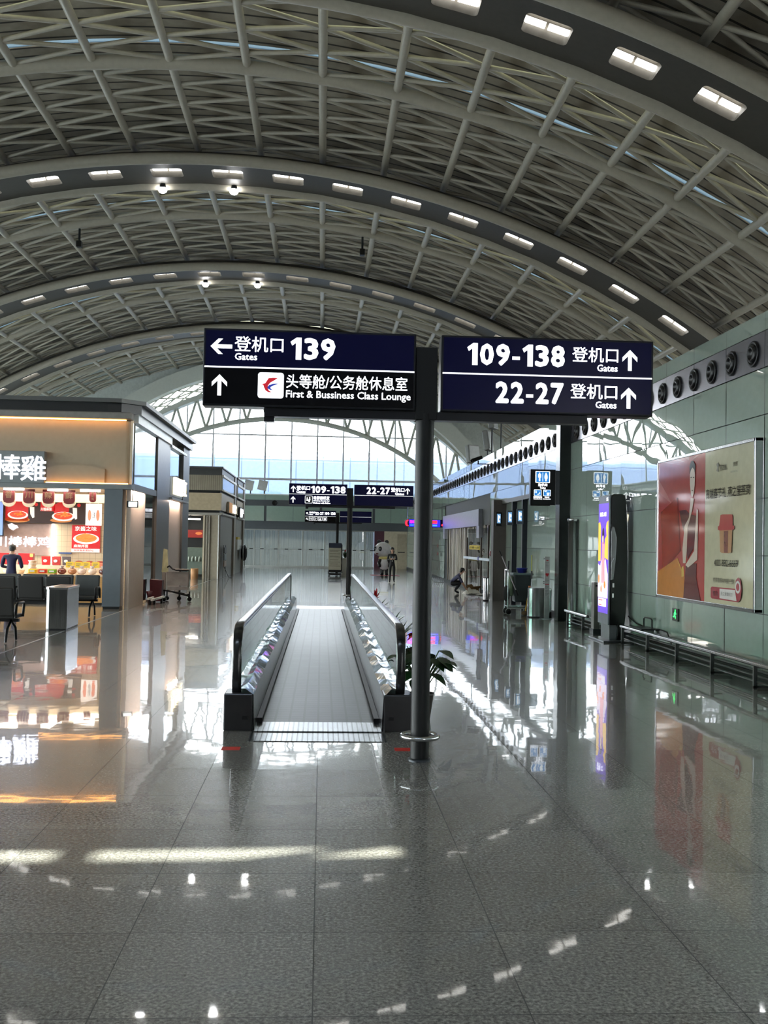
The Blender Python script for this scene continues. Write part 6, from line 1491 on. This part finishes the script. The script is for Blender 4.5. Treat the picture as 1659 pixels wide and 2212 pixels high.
heap('dust_sheet', 'low dark edged sheet lying at the foot of the gated doorway', (4.96,34.2,5.56,34.7), .07, M('dark_sheet', (70,68,62), .7), 5)
o = thing('cardboard_box', 'torn brown cardboard box open among the white sheets', 'box', (5.35, 35.9, 0)); b = MB(); R = Matrix.Translation((5.36,35.9,.0)) @ Matrix.Rotation(.4, 4, 'Z'); b.T = R; b.box((-.18,-.15,.005),(.18,.15,.16)); b.add([(-.18,-.15,.16),(.18,-.15,.16),(.22,-.27,.26),(-.12,-.25,.24)], [(0,1,2,3)]); b.add([(-.18,.15,.16),(.18,.15,.16),(.10,.2,.30),(-.10,.2,.28)], [(0,1,2,3)]); b.build('carton', M('torn_cardboard', (130,100,60), .7), o)
o = thing('steel_rods', 'bundle of grey rods lying by the sheets near the portal jamb', 'rods', (5.45, 34.0, 0)); b = MB()
for i in range(4): b.tube([(5.2+.03*i,34.05+.03*i,.02),(5.62,33.6+.05*i,.10+.02*i)], .015, 6)
b.build('rods', M('rod_grey', (150,150,146), .4, .5), o)
o = thing('wire_rack', 'low wire rack lying on the floor by the far pale gate door', 'rack', (5.3, 45, 0)); b = MB()
for i in range(6): b.tube([(5.0+.09*i,45.0,.012),(5.0+.09*i,45.6,.20)], .008, 5)
for z in (.012,.2): b.tube([(5.0,45.0 if z < .1 else 45.6,z),(5.45,45.0 if z < .1 else 45.6,z)], .01, 5)
b.build('wires', M('wire_grey', (120,118,114), .4, .6), o)

# ---- panda statue on a red mat
pw = M('panda_white', (226,222,226), .45); pb = M('panda_black', (22,22,26), .45)
o = thing('panda_statue', 'big headed white and black panda statue in front of the maroon panel', 'statue', (3.25, 53.5, 0))
HC = Vector((3.22,53.5,1.36)); b = MB(); b.ball(tuple(HC), (.44,.40,.40), 24, 14); b.ball(tuple(HC+Vector((-.26,-.14,-.12))), (.22,.2,.17), 18, 10); b.build('head', pw, o)
for q in (-1, 1): b = MB(); b.ball(tuple(HC+Vector((.20 if q > 0 else -.20,.12,.40))), (.115,.07,.11), 14, 8); b.build('ear', pb, o)
for q in (0, 1):
    b = MB(); e = HC+(Vector((-.16,-.36,.04)) if q == 0 else Vector((-.40,-.16,.04))); b.ball(tuple(e), (.095,.06,.125), 14, 8); ep = b.build('eye_patch', pb, o)
    b = MB(); b.ball(tuple(e+Vector((-.02,-.04,.0))), (.032,.03,.045), 10, 6); b.build('eye', M('eye_light', (200,200,205), .3), ep)
b = MB(); b.ball(tuple(HC+Vector((-.44,-.22,-.06))), (.055,.05,.04), 12, 8); b.build('nose', pb, o)
b = MB(); b.ball(tuple(HC+Vector((-.32,-.30,-.22))), (.07,.05,.04), 12, 8); b.build('mouth', M('panda_mouth', (120,50,56), .5), o)
b = MB(); b.lathe((3.30,53.5,.30), [(.0,0),(.17,.0),(.24,.10),(.27,.30),(.22,.55),(.14,.72)], 20, sx=1.0, sy=.85); b.build('body', pw, o)
b = MB(); b.lathe((3.29,53.5,.84), [(.20,0),(.30,.04),(.26,.14),(.14,.16)], 20, sy=.85); b.build('scarf', M('scarf_yellow', (206,190,120), .6), o)
for q in (-1, 1):
    b = MB(); b.tube([(3.30+q*.17,53.45,.86),(3.30+q*.30,53.36,.66),(3.30+q*.26,53.24,.52)], [.09,.085,.075], 12); b.ball((3.30+q*.26,53.22,.50), .085, 12, 8); b.build('arm', pb, o)
    b = MB(); b.tube([(3.30+q*.10,53.5,.40),(3.30+q*.12,53.48,.20),(3.30+q*.12,53.45,.05)], [.12,.10,.09], 12); b.ball((3.30+q*.12,53.38,.081), (.10,.15,.075), 12, 8); b.build('leg', pb, o)
b = MB(); b.box((2.6,52.9,.0005),(4.1,54.6,.004)); tag(b.build('red_mat', M('mat_red', (150,36,40), .8)), 'red mat under the panda statue', 'mat')

# ---- signboard trolley and planter by the far sign post
o = thing('sign_trolley', 'tall signboard trolley with a dark blue header standing by the second gate sign', 'trolley', (.68, 51, 0))
b = MB(); b.box((.36,50.96,.30),(1.0,51.06,1.48)); b.build('board', M('board_cream', (186,182,164), .5, var=.06), o); b = MB(); b.box((.36,50.94,1.42),(1.0,51.08,1.66)); b.build('header', M('header_blue', (30,40,64), .4), o)
b = MB(); b.box((.98,50.96,.26),(1.04,51.08,1.6)); b.box((.36,51.06,.1),(.40,51.14,1.4)); b.build('frame', BLACK, o)
b = MB(); b.box((.32,50.8,.20),(1.06,51.3,.24)); b.box((.36,50.9,.06),(1.0,51.2,.16)); b.box((.36,50.95,.24),(1.0,51.1,.32)); b.build('base', BLACK, o)
for x in (.40,.96):
    for y in (50.85,51.25): b = MB(); b.lathe((x,y-.02,.05), [(.0,0),(.05,0),(.05,.04),(0,.04)], 12, axis='Y'); b.build('wheel', M('wheel_grey', (90,90,94), .4), o)
shape('printed_lines', [rect(.05,z,.58-.1*(i % 2),z+.02) for i, z in enumerate((1.00,.94,.82,.70,.66,.52,.40,.30,.2))], FN(.36, 50.959, .30), M('board_ink', (120,116,104), .6), o, .002)
o = thing('tall_planter', 'pale square planter with dark foliage and a red flower behind the signboard trolley', 'planter', (1.18, 51.6, 0))
b = MB(); b.box((1.02,51.4,0),(1.36,51.8,.90)); b.build('box', M('planter_pale', (186,184,176), .5), o, bevel=.01)
b = MB(); rnd = random.Random(4)
for i in range(30):
    a = rnd.uniform(0,2*PI); leaf(b, (1.19,51.6,.90), (1.19+rnd.uniform(.05,.2)*math.cos(a), 51.6+rnd.uniform(.05,.2)*math.sin(a), .90+rnd.uniform(.1,.42)), .05, .02)
b.build('leaves', leafm, o); b = MB(); leaf(b, (1.16,51.5,1.2), (1.22,51.45,1.36), .05, 0); b.build('red_flowers', redleaf, o)
